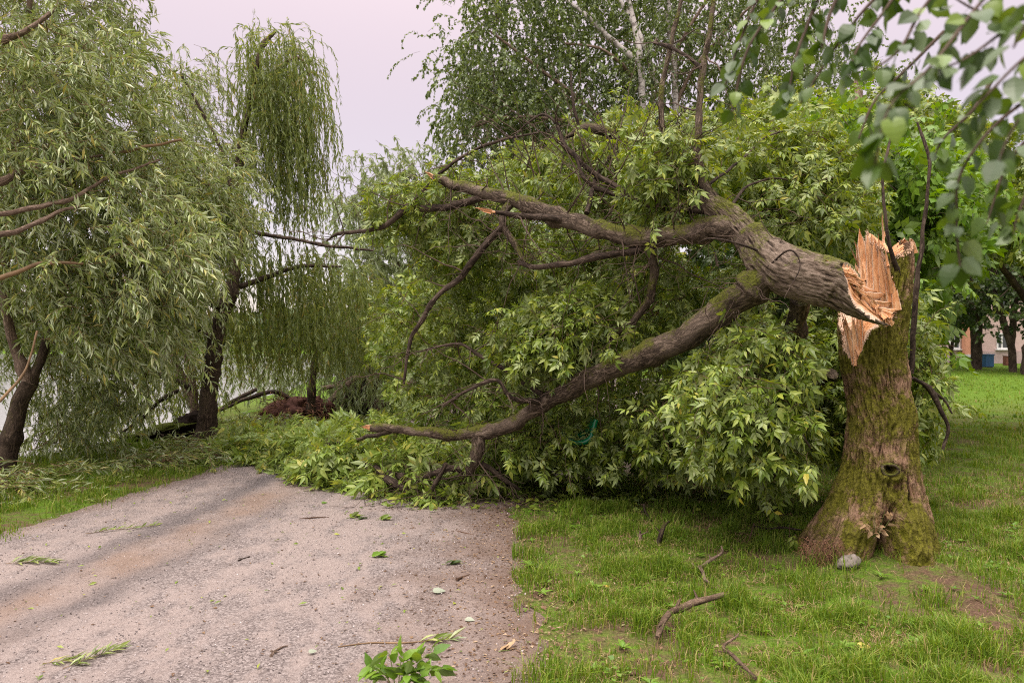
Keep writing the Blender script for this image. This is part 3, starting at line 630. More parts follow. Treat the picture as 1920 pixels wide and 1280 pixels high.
dd = np.where(torn2, .004*fbm(np.stack([DD*.15, s_l*3+0*DD, 0*DD], -1), 4)+.012*np.round(3*perlin(np.stack([DD*.05, s_l*3+0*DD, 0*DD], -1)))/3, fur*.008+.02*perlin(fq*.35)+.006*fbm(fq*2.6, 2))
rad = np.maximum(Rr[:, None]*cut2+dd*np.clip(Rr[:, None]/.08, .2, 1), .004)
PV2 = P[:, None]+rad[..., None]*(np.cos(A2)[..., None]*a1_[:, None]+up_s*np.sin(A2)[..., None]*b1_[:, None])
fc = grid_faces(k, nT2)
if up_s < 0: fc = fc[:, ::-1]
fw = torn2.reshape(-1)[fc].sum(1) >= 3
mb = MB(); mb.add(PV2, fc[~fw], np.stack([np.cos(A2)*.17, np.sin(A2)*.17, s_l+0*DD], -1)); o = mb.build('fallen_trunk', M['bark'], tree, attr='bark_co'); cavity(o, np.clip(fur, -1, 1)*.8)
mb = MB(); mb.add(PV2, fc[fw], np.stack([e2*2.2, 0*e2, 0*e2], -1)); mb.build('torn_wood', Wd, tree, attr='bark_co')
TV2 = PV2[torn2]; TX2 = 960+TV2[:, 0]/TV2[:, 1]*F; TY2 = 640-(TV2[:, 2]-EYE)/TV2[:, 1]*F
for i, (xa, ya, xb, yb) in enumerate(((1650, 596, 1688, 596), (1640, 584, 1682, 580), (1628, 570, 1672, 566), (1612, 556, 1660, 552), (1600, 540, 1644, 548), (1655, 600, 1680, 606))):   # the hinge of unbroken wood
    j = np.argmin(np.hypot(TX2-xa, TY2-ya)); A = TV2[j]+np.array([0, -.01, 0]); B_ = torn_at(xb, yb, .01); mb = MB(); shard(mb, [A, A*.7+B_*.3+np.array([0, -.008, .0]), A*.4+B_*.6+np.array([0, -.01, -.01]), B_], .028, .018, seed=400+i, thick=.012, k=12); mb.build('splinter', Wd, tree, attr='bark_co')
for i in range(16):                                           # splinters along the torn end of the fallen trunk
    f_ = r.random(); px, py = 1572+92*f_, 500+100*f_**.8-10*r.random(); j = np.argmin(np.hypot(TX2-px, TY2-py)); q = TV2[j]+np.array([0, -.015, 0]); ln = .05+.09*r.random()
    mb = MB(); dd_ = np.array([-.65, -.05, .55])+.25*r.normal(size=3); shard(mb, [q-dd_*ln, q, q+dd_*ln*.5+.01*r.normal(size=3), q+dd_*ln], .006+.016*r.random(), .004, seed=200+i, thick=.006, k=9); mb.build('splinter', Wd, tree, attr='bark_co')

# ---------------------------------------------------------------- limbs, twigs and leaves of a tree
def limb(parent, pts, rpx, m='bark', name='limb', n=12, rough=.07, seed=0, k=None):
    """pts are (px, py, depth); rpx the half thickness in photo pixels there"""
    P = [W(*p) for p in pts]; r = [a*p[2]/F for a, p in zip(rpx, pts)]
    mb = MB(); C_ = tube(mb, P, r, n, k or max(10, len(pts)*7), rough, seed)
    mb.build(name, M[m], parent, attr='bark_co'); return C_
def scatter(rng, poly, dz, n, gap=0.0, zmin=None, rel=None):
    """n points whose place lies in the polygon (photo pixels) at a depth in dz, kept gap metres apart"""
    poly = np.asarray(poly, float); lo, hi = poly.min(0), poly.max(0); out = np.zeros((0, 3)); tries = 0
    while len(out) < n and tries < 60:
        tries += 1; k = n*3; x = lo[0]+(hi[0]-lo[0])*rng.random(k); y = lo[1]+(hi[1]-lo[1])*rng.random(k)
        ok = in_poly(x, y, poly); x, y = x[ok], y[ok]; d = dz[0]+(dz[1]-dz[0])*rng.random(len(x))
        if rel is not None: d = d+rel(x)
        p = np.stack([(x-960)/F*d, d, EYE-(y-640)/F*d], -1)
        if zmin is not None: p = p[p[:, 2] > zmin]
        for q in p:
            if len(out) >= n: break
            if gap and len(out) and np.min(np.sum((out-q)**2, 1)) < gap*gap: continue
            out = np.vstack([out, q])
    return out
def arcs(rng, s, d0, Ln, M_=8, droop=1.0, kink=.12, wind=(0, 0, 0)):
    """K twigs from s starting along d0 that sink towards the ground: (K,M,3) points"""
    K = len(s); g = np.array([0, 0, -1.])+np.array(wind); dr = np.broadcast_to(np.asarray(droop, float), (K,))
    d = nrm(d0); P = [s]; st = (np.broadcast_to(np.asarray(Ln, float), (K,))/(M_-1))[:, None]
    for j in range(M_-1):
        w = np.clip(dr*(j+.5)/(M_-1), 0, .96)[:, None]
        e = nrm(d*(1-w)+g*w+kink*rng.normal(size=(K, 3))); P.append(P[-1]+e*st)
    return np.stack(P, 1)
def leaves_on(rng, P, per, ang=.9, t0=.15, droop=.35, tipup=0.0):
    """leaf places along twigs: position, direction, facing"""
    K, M_ = P.shape[:2]; n = K*per
    t = t0+(1-t0)*(np.arange(per)+rng.random((K, per)))/per; f = np.clip(t*(M_-1), 0, M_-1.001); i = f.astype(int); u = (f-i)[..., None]
    kk = np.arange(K)[:, None]; pos = P[kk, i]*(1-u)+P[kk, i+1]*u; T = nrm(P[kk, i+1]-P[kk, i])
    rnd = nrm(rng.normal(size=(K, per, 3))); sd = nrm(np.cross(T, rnd)); a = ang*(.6+.6*rng.random((K, per)))[..., None]
    d = T*np.cos(a)+sd*np.sin(a)+np.array([0, 0, -1.])*droop
    up = np.array([0, 0, 1.])+.7*rng.normal(size=(K, per, 3))
    return pos.reshape(-1, 3), nrm(d).reshape(-1, 3), up.reshape(-1, 3)
def connect(mb, rng, hosts, targets, r0, sag=.15, n=7):
    """wood from the nearest limb out to each leafy clump"""
    H = np.concatenate(hosts); out = []; targets = np.asarray(targets)
    first = np.array([np.min(np.sum((H-q)**2, 1)) for q in targets])
    for q in targets[np.argsort(first)]:                    # nearest clumps first; later ones branch off the wood already there
        dd = np.linalg.norm(H-q, axis=1)+.10*rng.random(len(H)); j = int(np.argmin(dd))
        a = H[j]; L_ = np.linalg.norm(q-a); m = (a+q)/2+rng.normal(size=3)*L_*.10; m2 = a*.3+q*.7+rng.normal(size=3)*L_*.07; m2[2] += sag*L_*.4
        P = spline([a, m*.6+.4*(a*.6+q*.4), m2, q], n); out.append(P); H = np.vstack([H, P[3::2]])
    out = np.stack(out); Ls = np.linalg.norm(out[:, 0]-out[:, -1], axis=1)
    thin_tubes(mb, out, np.clip(r0*(.5+.5*Ls), .004, r0*1.8), np.full(len(out), .0025)); return out
def leaf_objects(parent, meshes, pos, dr, up, sc, idx, name='leaf'):
    o0 = np.zeros(3); p = parent
    while p is not None: o0 = o0+np.array(p.location); p = p.parent
    for j, i in enumerate(idx):
        x = nrm(dr[i]); y = nrm(np.cross(up[i], x)); z = np.cross(x, y); s = float(sc[i])
        me = meshes[j % len(meshes)]; o = bpy.data.objects.new(name, me); C.objects.link(o); o.parent = parent
        q = pos[i]-o0
        o.matrix_local = Matrix(((x[0]*s, y[0]*s, z[0]*s, q[0]), (x[1]*s, y[1]*s, z[1]*s, q[1]), (x[2]*s, y[2]*s, z[2]*s, q[2]), (0, 0, 0, 1)))
def leaf_mesh(name, tm, m):
    v, f = tm; me = bpy.data.meshes.new(name); me.from_pydata([tuple(a) for a in v], [], [tuple(int(x) for x in q) for ff in f for q in ff]); me.materials.append(m); me.update(); return me
def in_view(p, mx=940, my=625): 
    x = p[:, 0]/np.maximum(p[:, 1], .1)*F; y = -(p[:, 2]-EYE)/np.maximum(p[:, 1], .1)*F
    return (p[:, 1] > .3) & (np.abs(x) < mx) & (np.abs(y) < my)
def crown(parent, rng, hosts, clumps, twig_m, leaf_m, tmpl, size, ntw, Ltw, per, spread=.35, droop=.6, r0=.012, dirv=None, wind=(0, 0, 0), Ms=6, ang=.9, ldroop=.35, rt=.003, name='foliage', single=0, meshes=None, sag=.15, link=True, t0=.15, zmin=None, clear=None):
    """leafy clumps: twigs around each clump centre, joined to the limbs, leaves along the twigs"""
    mb = MB()
    if link and hosts: connect(mb, rng, hosts, clumps, r0, sag)
    K = len(clumps)*ntw; c = np.repeat(clumps, ntw, 0)
    d0 = nrm(rng.normal(size=(K, 3))*np.array([1, 1, .8])+(np.zeros(3) if dirv is None else np.array(dirv)))
    s = c+rng.normal(size=(K, 3))*spread*.45
    P = arcs(rng, s, d0, Ltw*(.4+1.0*rng.random(K)), Ms, droop*(.6+.7*rng.random(K)), wind=wind)
    if clear is not None: P = P[~clear(P).any(1)]; K = len(P)
    if zmin is not None: P[..., 2] = np.maximum(P[..., 2], zmin+.03*rng.random(P.shape[:2]))
    thin_tubes(mb, P, rt*(.8+.5*rng.random(K)), np.full(K, rt*.4))
    tag(mb.build('twigs', M[twig_m], parent), kind='stuff')
    pos, dr, up = leaves_on(rng, P, per, ang, t0, ldroop); sc = size*(.5+.8*rng.random(len(pos)))
    rest = np.ones(len(pos), bool)
    if single:
        dist = np.where(in_view(pos), np.linalg.norm(pos-np.array([0, 0, EYE]), axis=1)/sc, 1e9); idx = np.argsort(dist)[:single]
        rest[idx] = False; leaf_objects(parent, meshes, pos, dr, up, sc, idx)
    mb = MB(); stamp(mb, tmpl, pos[rest], dr[rest], up[rest], sc[rest]); o = tag(mb.build(name, M[leaf_m], parent, smooth=False), kind='stuff')
    return pos

# ---- the fallen crown of the broken maple
H = []
B = [(1492, 512, 5.40), (1456, 506, 5.43), (1420, 530, 5.5), (1380, 563, 5.6), (1300, 622, 5.85), (1200, 670, 6.2), (1110, 706, 6.55), (1040, 745, 6.8), (960, 793, 7.1), (900, 809, 7.25), (840, 815, 7.35), (760, 806, 7.5), (697, 801, 7.6)]
H.append(limb(tree, B, [22, 31, 31, 27, 25, 22, 19, 16, 13.5, 12, 10, 8.5, 7], n=20, k=130, rough=.10, seed=1))
Am = [(1436, 474, 5.52), (1404, 446, 5.58), (1350, 424, 5.75), (1290, 437, 5.9), (1200, 446, 6.15), (1150, 437, 6.3), (1100, 424, 6.45), (1040, 404, 6.65), (960, 374, 6.9), (905, 362, 7.1), (860, 348, 7.3), (813, 333, 7.45)]
H.append(limb(tree, Am, [18, 24, 22, 19, 18, 17, 17, 16, 13.5, 11, 8.5, 6.5], n=18, k=110, rough=.10, seed=2))
BR = [
 ([(1246, 456, 6.05), (1180, 472, 6.2), (1130, 480, 6.3), (1060, 494, 6.5), (1010, 501, 6.6), (972, 491, 6.7)], [9, 8, 7, 7, 6, 5]),
 ([(912, 366, 7.1), (860, 384, 7.2), (800, 391, 7.4), (768, 389, 7.5), (730, 418, 7.6), (690, 432, 7.75), (640, 437, 7.9), (612, 452, 8.0)], [9, 8, 8, 8, 6, 5, 4, 2]),
 ([(1052, 412, 6.55), (1000, 408, 6.5), (950, 404, 6.5), (914, 396, 6.5)], [8, 7, 6, 3]),
 ([(772, 386, 7.5), (800, 352, 7.5), (850, 304, 7.45), (930, 266, 7.4), (1010, 249, 7.4)], [5, 4, 4, 3, 2]),
 ([(958, 378, 6.9), (944, 420, 6.85), (968, 462, 6.8), (984, 492, 6.7)], [11, 8, 6, 4]),
 ([(944, 422, 6.85), (895, 480, 6.9), (868, 515, 6.95), (820, 555, 7.0), (790, 600, 7.05), (766, 650, 7.1), (757, 720, 7.1)], [8, 8, 7, 6, 5, 4, 3]),
 ([(1343, 384, 5.8), (1316, 330, 5.85), (1307, 250, 5.9), (1316, 150, 5.95), (1330, 60, 6.0), (1340, -60, 6.1)], [15, 10, 8, 7, 6, 5]),
 ([(1325, 374, 5.85), (1278, 335, 6.1), (1252, 280, 6.15), (1238, 200, 6.2), (1254, 100, 6.25), (1282, -20, 6.3)], [12, 9, 7, 6, 5, 4]),
 ([(1316, 130, 5.96), (1290, 106, 6.1), (1255, 88, 6.25), (1225, 80, 6.4)], [5, 4, 4, 3]),
 ([(898, 810, 7.25), (896, 845, 7.25), (884, 880, 7.3), (868, 905, 7.4)], [16, 15, 12, 5]),
 ([(888, 876, 7.3), (830, 882, 7.35), (780, 902, 7.6), (742, 900, 7.7)], [8, 7, 5, 3]),
 ([(902, 868, 7.3), (945, 900, 7.3), (975, 918, 7.35)], [7, 5, 3]),
 ([(704, 874, 7.9), (738, 905, 7.6), (790, 926, 7.5), (830, 938, 7.4), (860, 943, 7.38)], [6, 8, 9, 8, 6]),
 ([(836, 868, 7.25), (818, 905, 7.3), (797, 940, 7.32)], [5, 5, 4]),
 ([(1220, 560, 6.3), (1180, 610, 6.5), (1120, 650, 6.7), (1060, 690, 6.9)], [10, 8, 6, 3]),
 ([(1212, 448, 6.1), (1225, 500, 6.2), (1218, 565, 6.3)], [10, 10, 9]),
 ([(1030, 755, 6.85), (960, 745, 6.7), (930, 712, 6.7), (880, 730, 6.7), (830, 760, 6.8)], [8, 5, 4, 4, 3]),
 ([(1030, 748, 6.8), (980, 715, 6.9), (900, 665, 7.0), (860, 645, 7.0), (800, 655, 7.1)], [6, 5, 4, 3, 2]),
 ([(1075, 285, 6.9), (1100, 340, 6.8), (1140, 360, 6.7), (1180, 372, 6.5), (1250, 390, 6.2), (1330, 395, 5.9)], [3, 5, 6, 7, 8, 9]),
 ([(1045, 238, 7.0), (1060, 275, 6.95), (1085, 300, 6.9), (1130, 335, 6.8), (1180, 362, 6.6)], [4, 6, 6, 6, 5]),
 ([(1060, 258, 7.2), (1100, 240, 7.2), (1145, 250, 7.15), (1160, 262, 7.1)], [4, 11, 12, 6]),
 ([(1050, 236, 7.0), (1020, 215, 7.1), (990, 230, 7.1), (960, 260, 7.1)], [3, 3, 2, 1.5]),
 ([(1085, 240, 7.2), (1075, 190, 7.2), (1070, 135, 7.3)], [4, 3, 2]),
 ([(1362, 400, 5.7), (1400, 352, 6.0), (1450, 335, 6.3), (1510, 345, 6.6)], [3.5, 3, 2, 1.5]),
 ([(1330, 345, 5.85), (1390, 300, 6.2), (1440, 255, 6.5), (1500, 240, 6.9)], [3.5, 3, 2, 1.5]),
 ([(1280, 330, 6.1), (1290, 270, 6.3), (1285, 235, 6.5)], [6, 5, 3]),
 ([(1440, 500, 5.3), (1480, 470, 5.15), (1500, 500, 5.1), (1470, 560, 5.05)], [2.5, 2, 1.5, 1]),
 ([(1420, 470, 5.35), (1380, 455, 5.3), (1330, 448, 5.35), (1310, 455, 5.4)], [3, 2.5, 2, 1]),
 ([(1470, 640, 5.5), (1478, 740, 5.4), (1490, 790, 5.4), (1520, 840, 5.4)], [4, 4, 4, 2]),
 ([(1490, 790, 5.4), (1465, 850, 5.35), (1450, 900, 5.35)], [4, 3, 2]),
 ([(1500, 560, 5.5), (1490, 650, 6.0), (1480, 720, 6.3), (1500, 800, 6.5)], [22, 20, 17, 14]),
 ([(1560, 700, 6.3), (1530, 740, 6.6), (1525, 830, 6.7)], [14, 14, 10]),
 ([(1100, 400, 6.6), (1120, 330, 6.9), (1150, 290, 7.2), (1220, 250, 7.4)], [6, 5, 4, 3]),
 ([(1712, 708, 5.85), (1742, 730, 5.9), (1764, 770, 5.9), (1776, 805, 5.9), (1768, 842, 5.9)], [4, 5, 5, 4, 3]),
 ([(1735, 724, 5.9), (1765, 745, 6.0), (1785, 775, 6.0)], [3, 3, 2]),
]
for i, (p, r) in enumerate(BR): H.append(limb(tree, p, [a*.84 for a in r], 'bark' if max(r) > 9 else 'bark_dark', 'branch', 9, .08, 10+i))
for i, (x, y, d, dx, dy, w) in enumerate(((697, 801, 7.58, -1, .05, .03), (813, 333, 7.43, -.8, .45, .026), (914, 396, 6.48, -1, .2, .02), (862, 943, 7.36, 1, -.1, .02))):   # pale snapped ends
    for j in range(4):
        q = W(x, y, d)+np.array([0, -.01, (j-1.5)*w*.4]); v_ = np.array([dx, -.2, dy])*(.05+.03*j % .07); mb = MB(); shard(mb, [q-v_*.6, q, q+v_*.6, q+v_], w*.5, .004, seed=300+i*7+j, thick=.006, k=8); mb.build('splinter', Wd, tree, attr='bark_co')
# thin shoots that stand before the torn face
for i, (p, r) in enumerate([
 ([(1700, 560, 5.5), (1688, 522, 5.4), (1673, 480, 5.3), (1662, 420, 5.25), (1655, 330, 5.3), (1672, 250, 5.4)], [4.5, 4.5, 4, 3, 2.5, 2]),
 ([(1708, 700, 6.05), (1716, 560, 6.02), (1728, 470, 6.0), (1736, 380, 6.0), (1742, 300, 6.0), (1720, 230, 6.1)], [5, 5, 4, 3, 3, 2])]):
    H.append(limb(tree, p, r, 'bark_dark', 'branch', 8, .08, 90+i))

rng = np.random.default_rng(21)
def before_trunk(P): return (P[..., 0]/P[..., 1]*F+960 > 1530) & (P[..., 1] < 6.0)      # nothing hangs in front of the standing trunk
LM = [leaf_mesh('maple_leaf', compound(6, .16, .60, w, p), M['maple']) for w, p in ((.125, 2), (.14, 2), (.13, 1))]
T1 = compound(3, .10, .60, .125, 2)
cl = []
def sc_(poly, dz, n, gap=.2, zmin=.05, rel=None): cl.append(scatter(rng, poly, dz, n, gap, zmin, rel))
def limb_depth(x): return 5.45+(1450-np.minimum(x, 1450))*.00287      # how far the fallen limbs are at that place
sc_([(740, 560), (770, 450), (860, 400), (960, 400), (1100, 450), (1240, 490), (1400, 490), (1420, 540), (1300, 600), (1160, 670), (1040, 720), (960, 770), (860, 780), (760, 740), (725, 680)], (.8, 2.9), 108, .24, rel=limb_depth)
sc_([(860, 330), (960, 300), (1060, 250), (1200, 220), (1300, 290), (1330, 370), (1280, 420), (1150, 410), (1000, 360), (900, 330)], (.6, 2.6), 60, .24, rel=limb_depth)
sc_([(1030, 820), (1200, 760), (1330, 690), (1430, 620), (1530, 620), (1530, 740), (1520, 800), (1440, 830), (1300, 830), (1100, 835)], (.65, 2.3), 150, .19, rel=limb_depth)
sc_([(1400, 640), (1440, 600), (1490, 610), (1500, 700), (1490, 780), (1450, 890), (1400, 860), (1310, 800), (1340, 710)], (5.35, 5.95), 46, .13)
sc_([(1340, 300), (1480, 230), (1600, 260), (1600, 440), (1520, 460), (1450, 430), (1390, 380)], (6.3, 8.5), 80, .2)
sc_([(940, 640), (1000, 590), (1100, 570), (1150, 600), (1090, 650), (1000, 680)], (.0, .5), 30, .13, rel=limb_depth)
sc_([(880, 800), (1060, 780), (1090, 850), (940, 875)], (.5, 1.9), 34, .16, rel=limb_depth)
sc_([(700, 400), (800, 330), (900, 330), (960, 420), (860, 470), (760, 440)], (7.5, 8.6), 36, .22)
sc_([(1180, 300), (1290, 240), (1320, 330), (1240, 380)], (5.9, 6.6), 16, .18)
sc_([(1560, 560), (1690, 560), (1680, 830), (1560, 830)], (6.4, 7.4), 44, .2)
sc_([(1710, 640), (1740, 660), (1750, 770), (1730, 800), (1705, 760)], (6.1, 6.7), 9, .14)
CLF = np.concatenate(cl)
crown(tree, rng, H, CLF, 'twig', 'maple', T1, .122, 11, .26, 8, .26, .6, .0075, Ms=6, ang=.95, ldroop=.42, single=300, meshes=LM, clear=before_trunk)
# the crown tip lying on the path, younger and yellower
rng = np.random.default_rng(22); cl = []
g0 = rng.random((270, 3)); gx_ = 440+g0[:, 0]*450; gd = 10.1-(gx_-450)/470*2.55+(-.12+1.3*g0[:, 1]); gzz = .03+.42*g0[:, 2]*np.clip((gx_-420)/300, .3, 1)
tip = np.stack([(gx_-960)/F*gd, gd, gzz], -1)
g1 = rng.random((62, 3)); gx1 = 590+g1[:, 0]*280; gd1 = 7.42+(880-gx1)/290*1.15-.12+.45*g1[:, 1]; tip = np.concatenate([tip, np.stack([(gx1-960)/F*gd1, gd1, .04+.24*g1[:, 2]], -1)])
tipH = [limb(tree, [(740, 806, 7.62), (650, 828, 8.5), (560, 838, 9.5), (480, 846, 10.2)], [5, 3, 2, 1], 'bark_dark', 'branch', 8, .08, 201), limb(tree, [(760, 895, 7.6), (680, 880, 8.2), (600, 868, 9.0), (500, 855, 9.8)], [7, 5, 4, 2], 'bark_dark', 'branch', 8, .08, 202)]
crown(tree, rng, H+tipH, tip, 'twig', 'maple_young', T1, .18, 6, .32, 8, .28, .6, .006, dirv=(0, -.15, -.05), Ms=6, ang=.95, ldroop=.25, zmin=.03, name='foliage')
# bare side twigs hanging and poking from the limbs
rng = np.random.default_rng(26); HH = np.concatenate(H[:24]); K = 300; s = HH[rng.integers(0, len(HH), K)]
P = arcs(rng, s, nrm(rng.normal(size=(K, 3))+np.array([-.5, -.35, -.15])), .25+.75*rng.random(K)**1.5, 9, .7*rng.random(K), .17)
q = P[np.repeat(np.arange(K), 2), rng.integers(3, 8, K*2)]; P2 = arcs(rng, q, nrm(rng.normal(size=(2*K, 3))+np.array([-.4, -.3, 0])), .15+.3*rng.random(2*K), 9, .5*rng.random(2*K), .2)
s3 = scatter(rng, [(900, 360), (1040, 270), (1200, 300), (1340, 320), (1300, 380), (1100, 400)], (6.2, 7.6), 34, .05); K3 = len(s3)      # straight bare shoots standing up from the mass
P3 = arcs(rng, s3, nrm(np.array([-.1, 0, 1.])+rng.normal(size=(K3, 3))*np.array([.45, .3, .2])), .5+.9*rng.random(K3), 9, .05, .05)
P = np.concatenate([P, P2, P3]); P[..., 2] = np.maximum(P[..., 2], .02); mb = MB(); thin_tubes(mb, P, np.concatenate([.004+.007*rng.random(K)**2, np.full(2*K, .0032), np.full(K3, .0075)]), np.full(3*K+K3, .0014))
tag(mb.build('bare_twigs', M['twig_dark'], tree), kind='stuff')
# pale hanging seed bunches
rng = np.random.default_rng(23); c = CLF[rng.integers(0, len(CLF), 110)]; K = 110*9; s = np.repeat(c, 9, 0)+rng.normal(size=(K, 3))*.05
mb = MB(); stamp(mb, leaf_rhomb(.2), s, np.array([0, 0, -1.])+.35*rng.normal(size=(K, 3)), rng.normal(size=(K, 3)), .035+0*s[:, 0])
tag(mb.build('seed_bunches', M['maple_young'], tree, smooth=False), kind='stuff')
# leaves torn off and lying round the fallen crown
rng = np.random.default_rng(27); K = 1300; x = -3.2+5.6*rng.random(K); y = 7.55-.12*x*(x < 0)+np.abs(rng.normal(size=K))*.3-.75*rng.random(K)**3; y = np.where(x < -1.2, y+(-1.2-x)*1.0, y); a = rng.random(K)*6.283
mb = MB(); stamp(mb, leaf_oval(.25, 2, 1., .25, .15, 0, .15), np.stack([x, y, .02+.03*rng.random(K)], -1), np.stack([np.cos(a), np.sin(a), .25*rng.random(K)], -1), np.array([0, 0, 1.])+.5*rng.normal(size=(K, 3)), .05+.05*rng.random(K))
K = 260; y = 3+5*rng.random(K); x = xl(y)+.2+(xr(y)-xl(y)-.2)*rng.random(K); a = rng.random(K)*6.283
stamp(mb, leaf_oval(.22, 2, 1., .25, .15, 0, .15), np.stack([x, y, .016+.01*rng.random(K)], -1), np.stack([np.cos(a), np.sin(a), .12*rng.random(K)], -1), np.array([0, 0, 1.])+.4*rng.normal(size=(K, 3)), .018+.035*rng.random(K)**2)
tag(mb.build('torn_leaves', M['maple'], None, smooth=False), kind='stuff')
# dead fibrous roots at the foot
rng = np.random.default_rng(24); K = 240; px = 1500+80*rng.random(K); py = 1005+60*rng.random(K)
s = np.stack([(px-960)/F*5.28, 5.33-.1*rng.random(K), EYE-(py-640)/F*5.35], -1); s[:, 2] = np.clip(s[:, 2], .03, .25)
mb = MB(); thin_tubes(mb, arcs(rng, s, np.array([-.2, -.6, .0])+.5*rng.normal(size=(K, 3)), .09+.06*rng.random(K), 6, 1.3, .3), np.full(K, .0022), np.full(K, .0008))
M['root'] = simple('dead rootlets', (.20, .105, .065), .9, .1, .4, 20)
tag(mb.build('rootlets', M['root'], tree), kind='stuff')

# ---------------------------------------------------------------- left: willows on the bank
TW = leaf_narrow(.10)
wil = empty('willow_tree', (-6.1, 8.95, gz(-6.1, 8.95)), 'nearest willow at the water edge, forked trunk and wind swept silvery leaves', 'tree', 'willows on the bank')
H = [limb(wil, [(6, 905, 8.95), (18, 830, 8.95), (36, 760, 8.95), (58, 716, 8.95)], [21, 17, 15, 14], 'bark_willow', 'trunk', 16, .06, 1, 40),
 limb(wil, [(58, 722, 8.95), (30, 660, 8.9), (14, 580, 8.85), (10, 480, 8.8), (16, 380, 8.8), (40, 200, 8.8), (60, -60, 8.8)], [11, 9, 8, 8, 7, 6, 4], 'bark_pale', 'limb', 12, .06, 2),
 limb(wil, [(58, 722, 8.95), (84, 650, 9.0), (104, 590, 9.0), (122, 520, 9.0), (150, 440, 9.1), (220, 330, 9.2), (300, 230, 9.3)], [9, 8, 7.5, 7, 6, 5, 3], 'bark_willow', 'limb', 12, .06, 3),
 limb(wil, [(100, 605, 9.0), (140, 560, 9.1), (180, 520, 9.2), (240, 470, 9.3)], [9, 8, 7, 4], 'bark_willow', 'limb', 10, .06, 4)]
for i, (p, r) in enumerate([
 ([(-80, 360, 8.4), (0, 340, 8.4), (40, 322, 8.5), (100, 305, 8.6), (200, 290, 8.8)], [9, 9, 7, 4, 2]),
 ([(-80, 420, 8.2), (0, 402, 8.2), (80, 385, 8.3), (140, 370, 8.4), (200, 335, 8.6), (300, 300, 8.8)], [5, 5, 5, 4, 3, 2]),
 ([(-80, 450, 8.1), (0, 438, 8.1), (40, 432, 8.2), (100, 402, 8.3), (150, 385, 8.4)], [6, 6, 5, 4, 2]),
 ([(-60, 540, 8.1), (0, 522, 8.2), (60, 500, 8.3), (120, 492, 8.4), (170, 495, 8.5)], [4, 4, 4, 3, 2]),
 ([(-80, 100, 8.4), (0, 78, 8.5), (60, 50, 8.6), (100, 20, 8.7)], [8, 7, 4, 3]),
 ([(-60, 780, 8.0), (0, 750, 8.1), (50, 690, 8.3), (70, 620, 8.4)], [3, 3, 2, 2]),
 ([(200, 290, 8.8), (280, 275, 8.7), (340, 262, 8.7)], [3, 3, 2])]):
    p = [(x, y, d-1.0) for x, y, d in p]; H.append(limb(wil, p, r, 'twig_orange' if max(r) < 5 else 'bark_pale', 'branch', 8, .07, 20+i))
rng = np.random.default_rng(31)
P1 = [(-260, -420), (180, -420), (225, 10), (262, 60), (285, 130), (300, 230), (330, 330), (360, 430), (350, 500), (300, 540), (220, 540), (160, 500), (60, 500), (-60, 520), (-260, 520)]
c1 = np.concatenate([scatter(rng, P1, (7.9, 10.6), 350, .24), scatter(rng, [(-80, 480), (200, 480), (300, 540), (200, 640), (60, 640), (-80, 700)], (9.4, 11), 70, .22), scatter(rng, [(70, 480), (330, 470), (340, 560), (240, 640), (110, 640)], (8.0, 8.8), 46, .2), scatter(rng, [(-60, 60), (220, 60), (290, 300), (340, 480), (230, 500), (-60, 470)], (7.3, 8.3), 80, .2), scatter(rng, [(280, 250), (380, 270), (430, 330), (410, 420), (370, 480), (290, 500)], (9.2, 10.6), 56, .2)])
WM = [leaf_mesh('willow_leaf', leaf_narrow(w), M['willow']) for w in (.105, .095)]
crown(wil, rng, H, c1, 'twig_orange', 'willow', leaf_narrow(.105), .115, 8, .5, 26, .42, .8, .009, dirv=(.6, -.1, -.05), wind=(.5, 0, 0), Ms=7, ang=.85, ldroop=.25, rt=.0028, single=300, meshes=WM)
# its shaded low growth by the water
c2 = scatter(rng, [(60, 640), (220, 600), (330, 560), (420, 520), (400, 620), (300, 690), (240, 780), (120, 850), (60, 880)], (9.4, 12.0), 150, .22, -.9)
crown(wil, rng, H, c2, 'twig', 'willow', TW, .10, 6, .5, 20, .4, .9, .008, dirv=(.2, 0, -.3), Ms=6, ang=.6, ldroop=.3, rt=.0025)

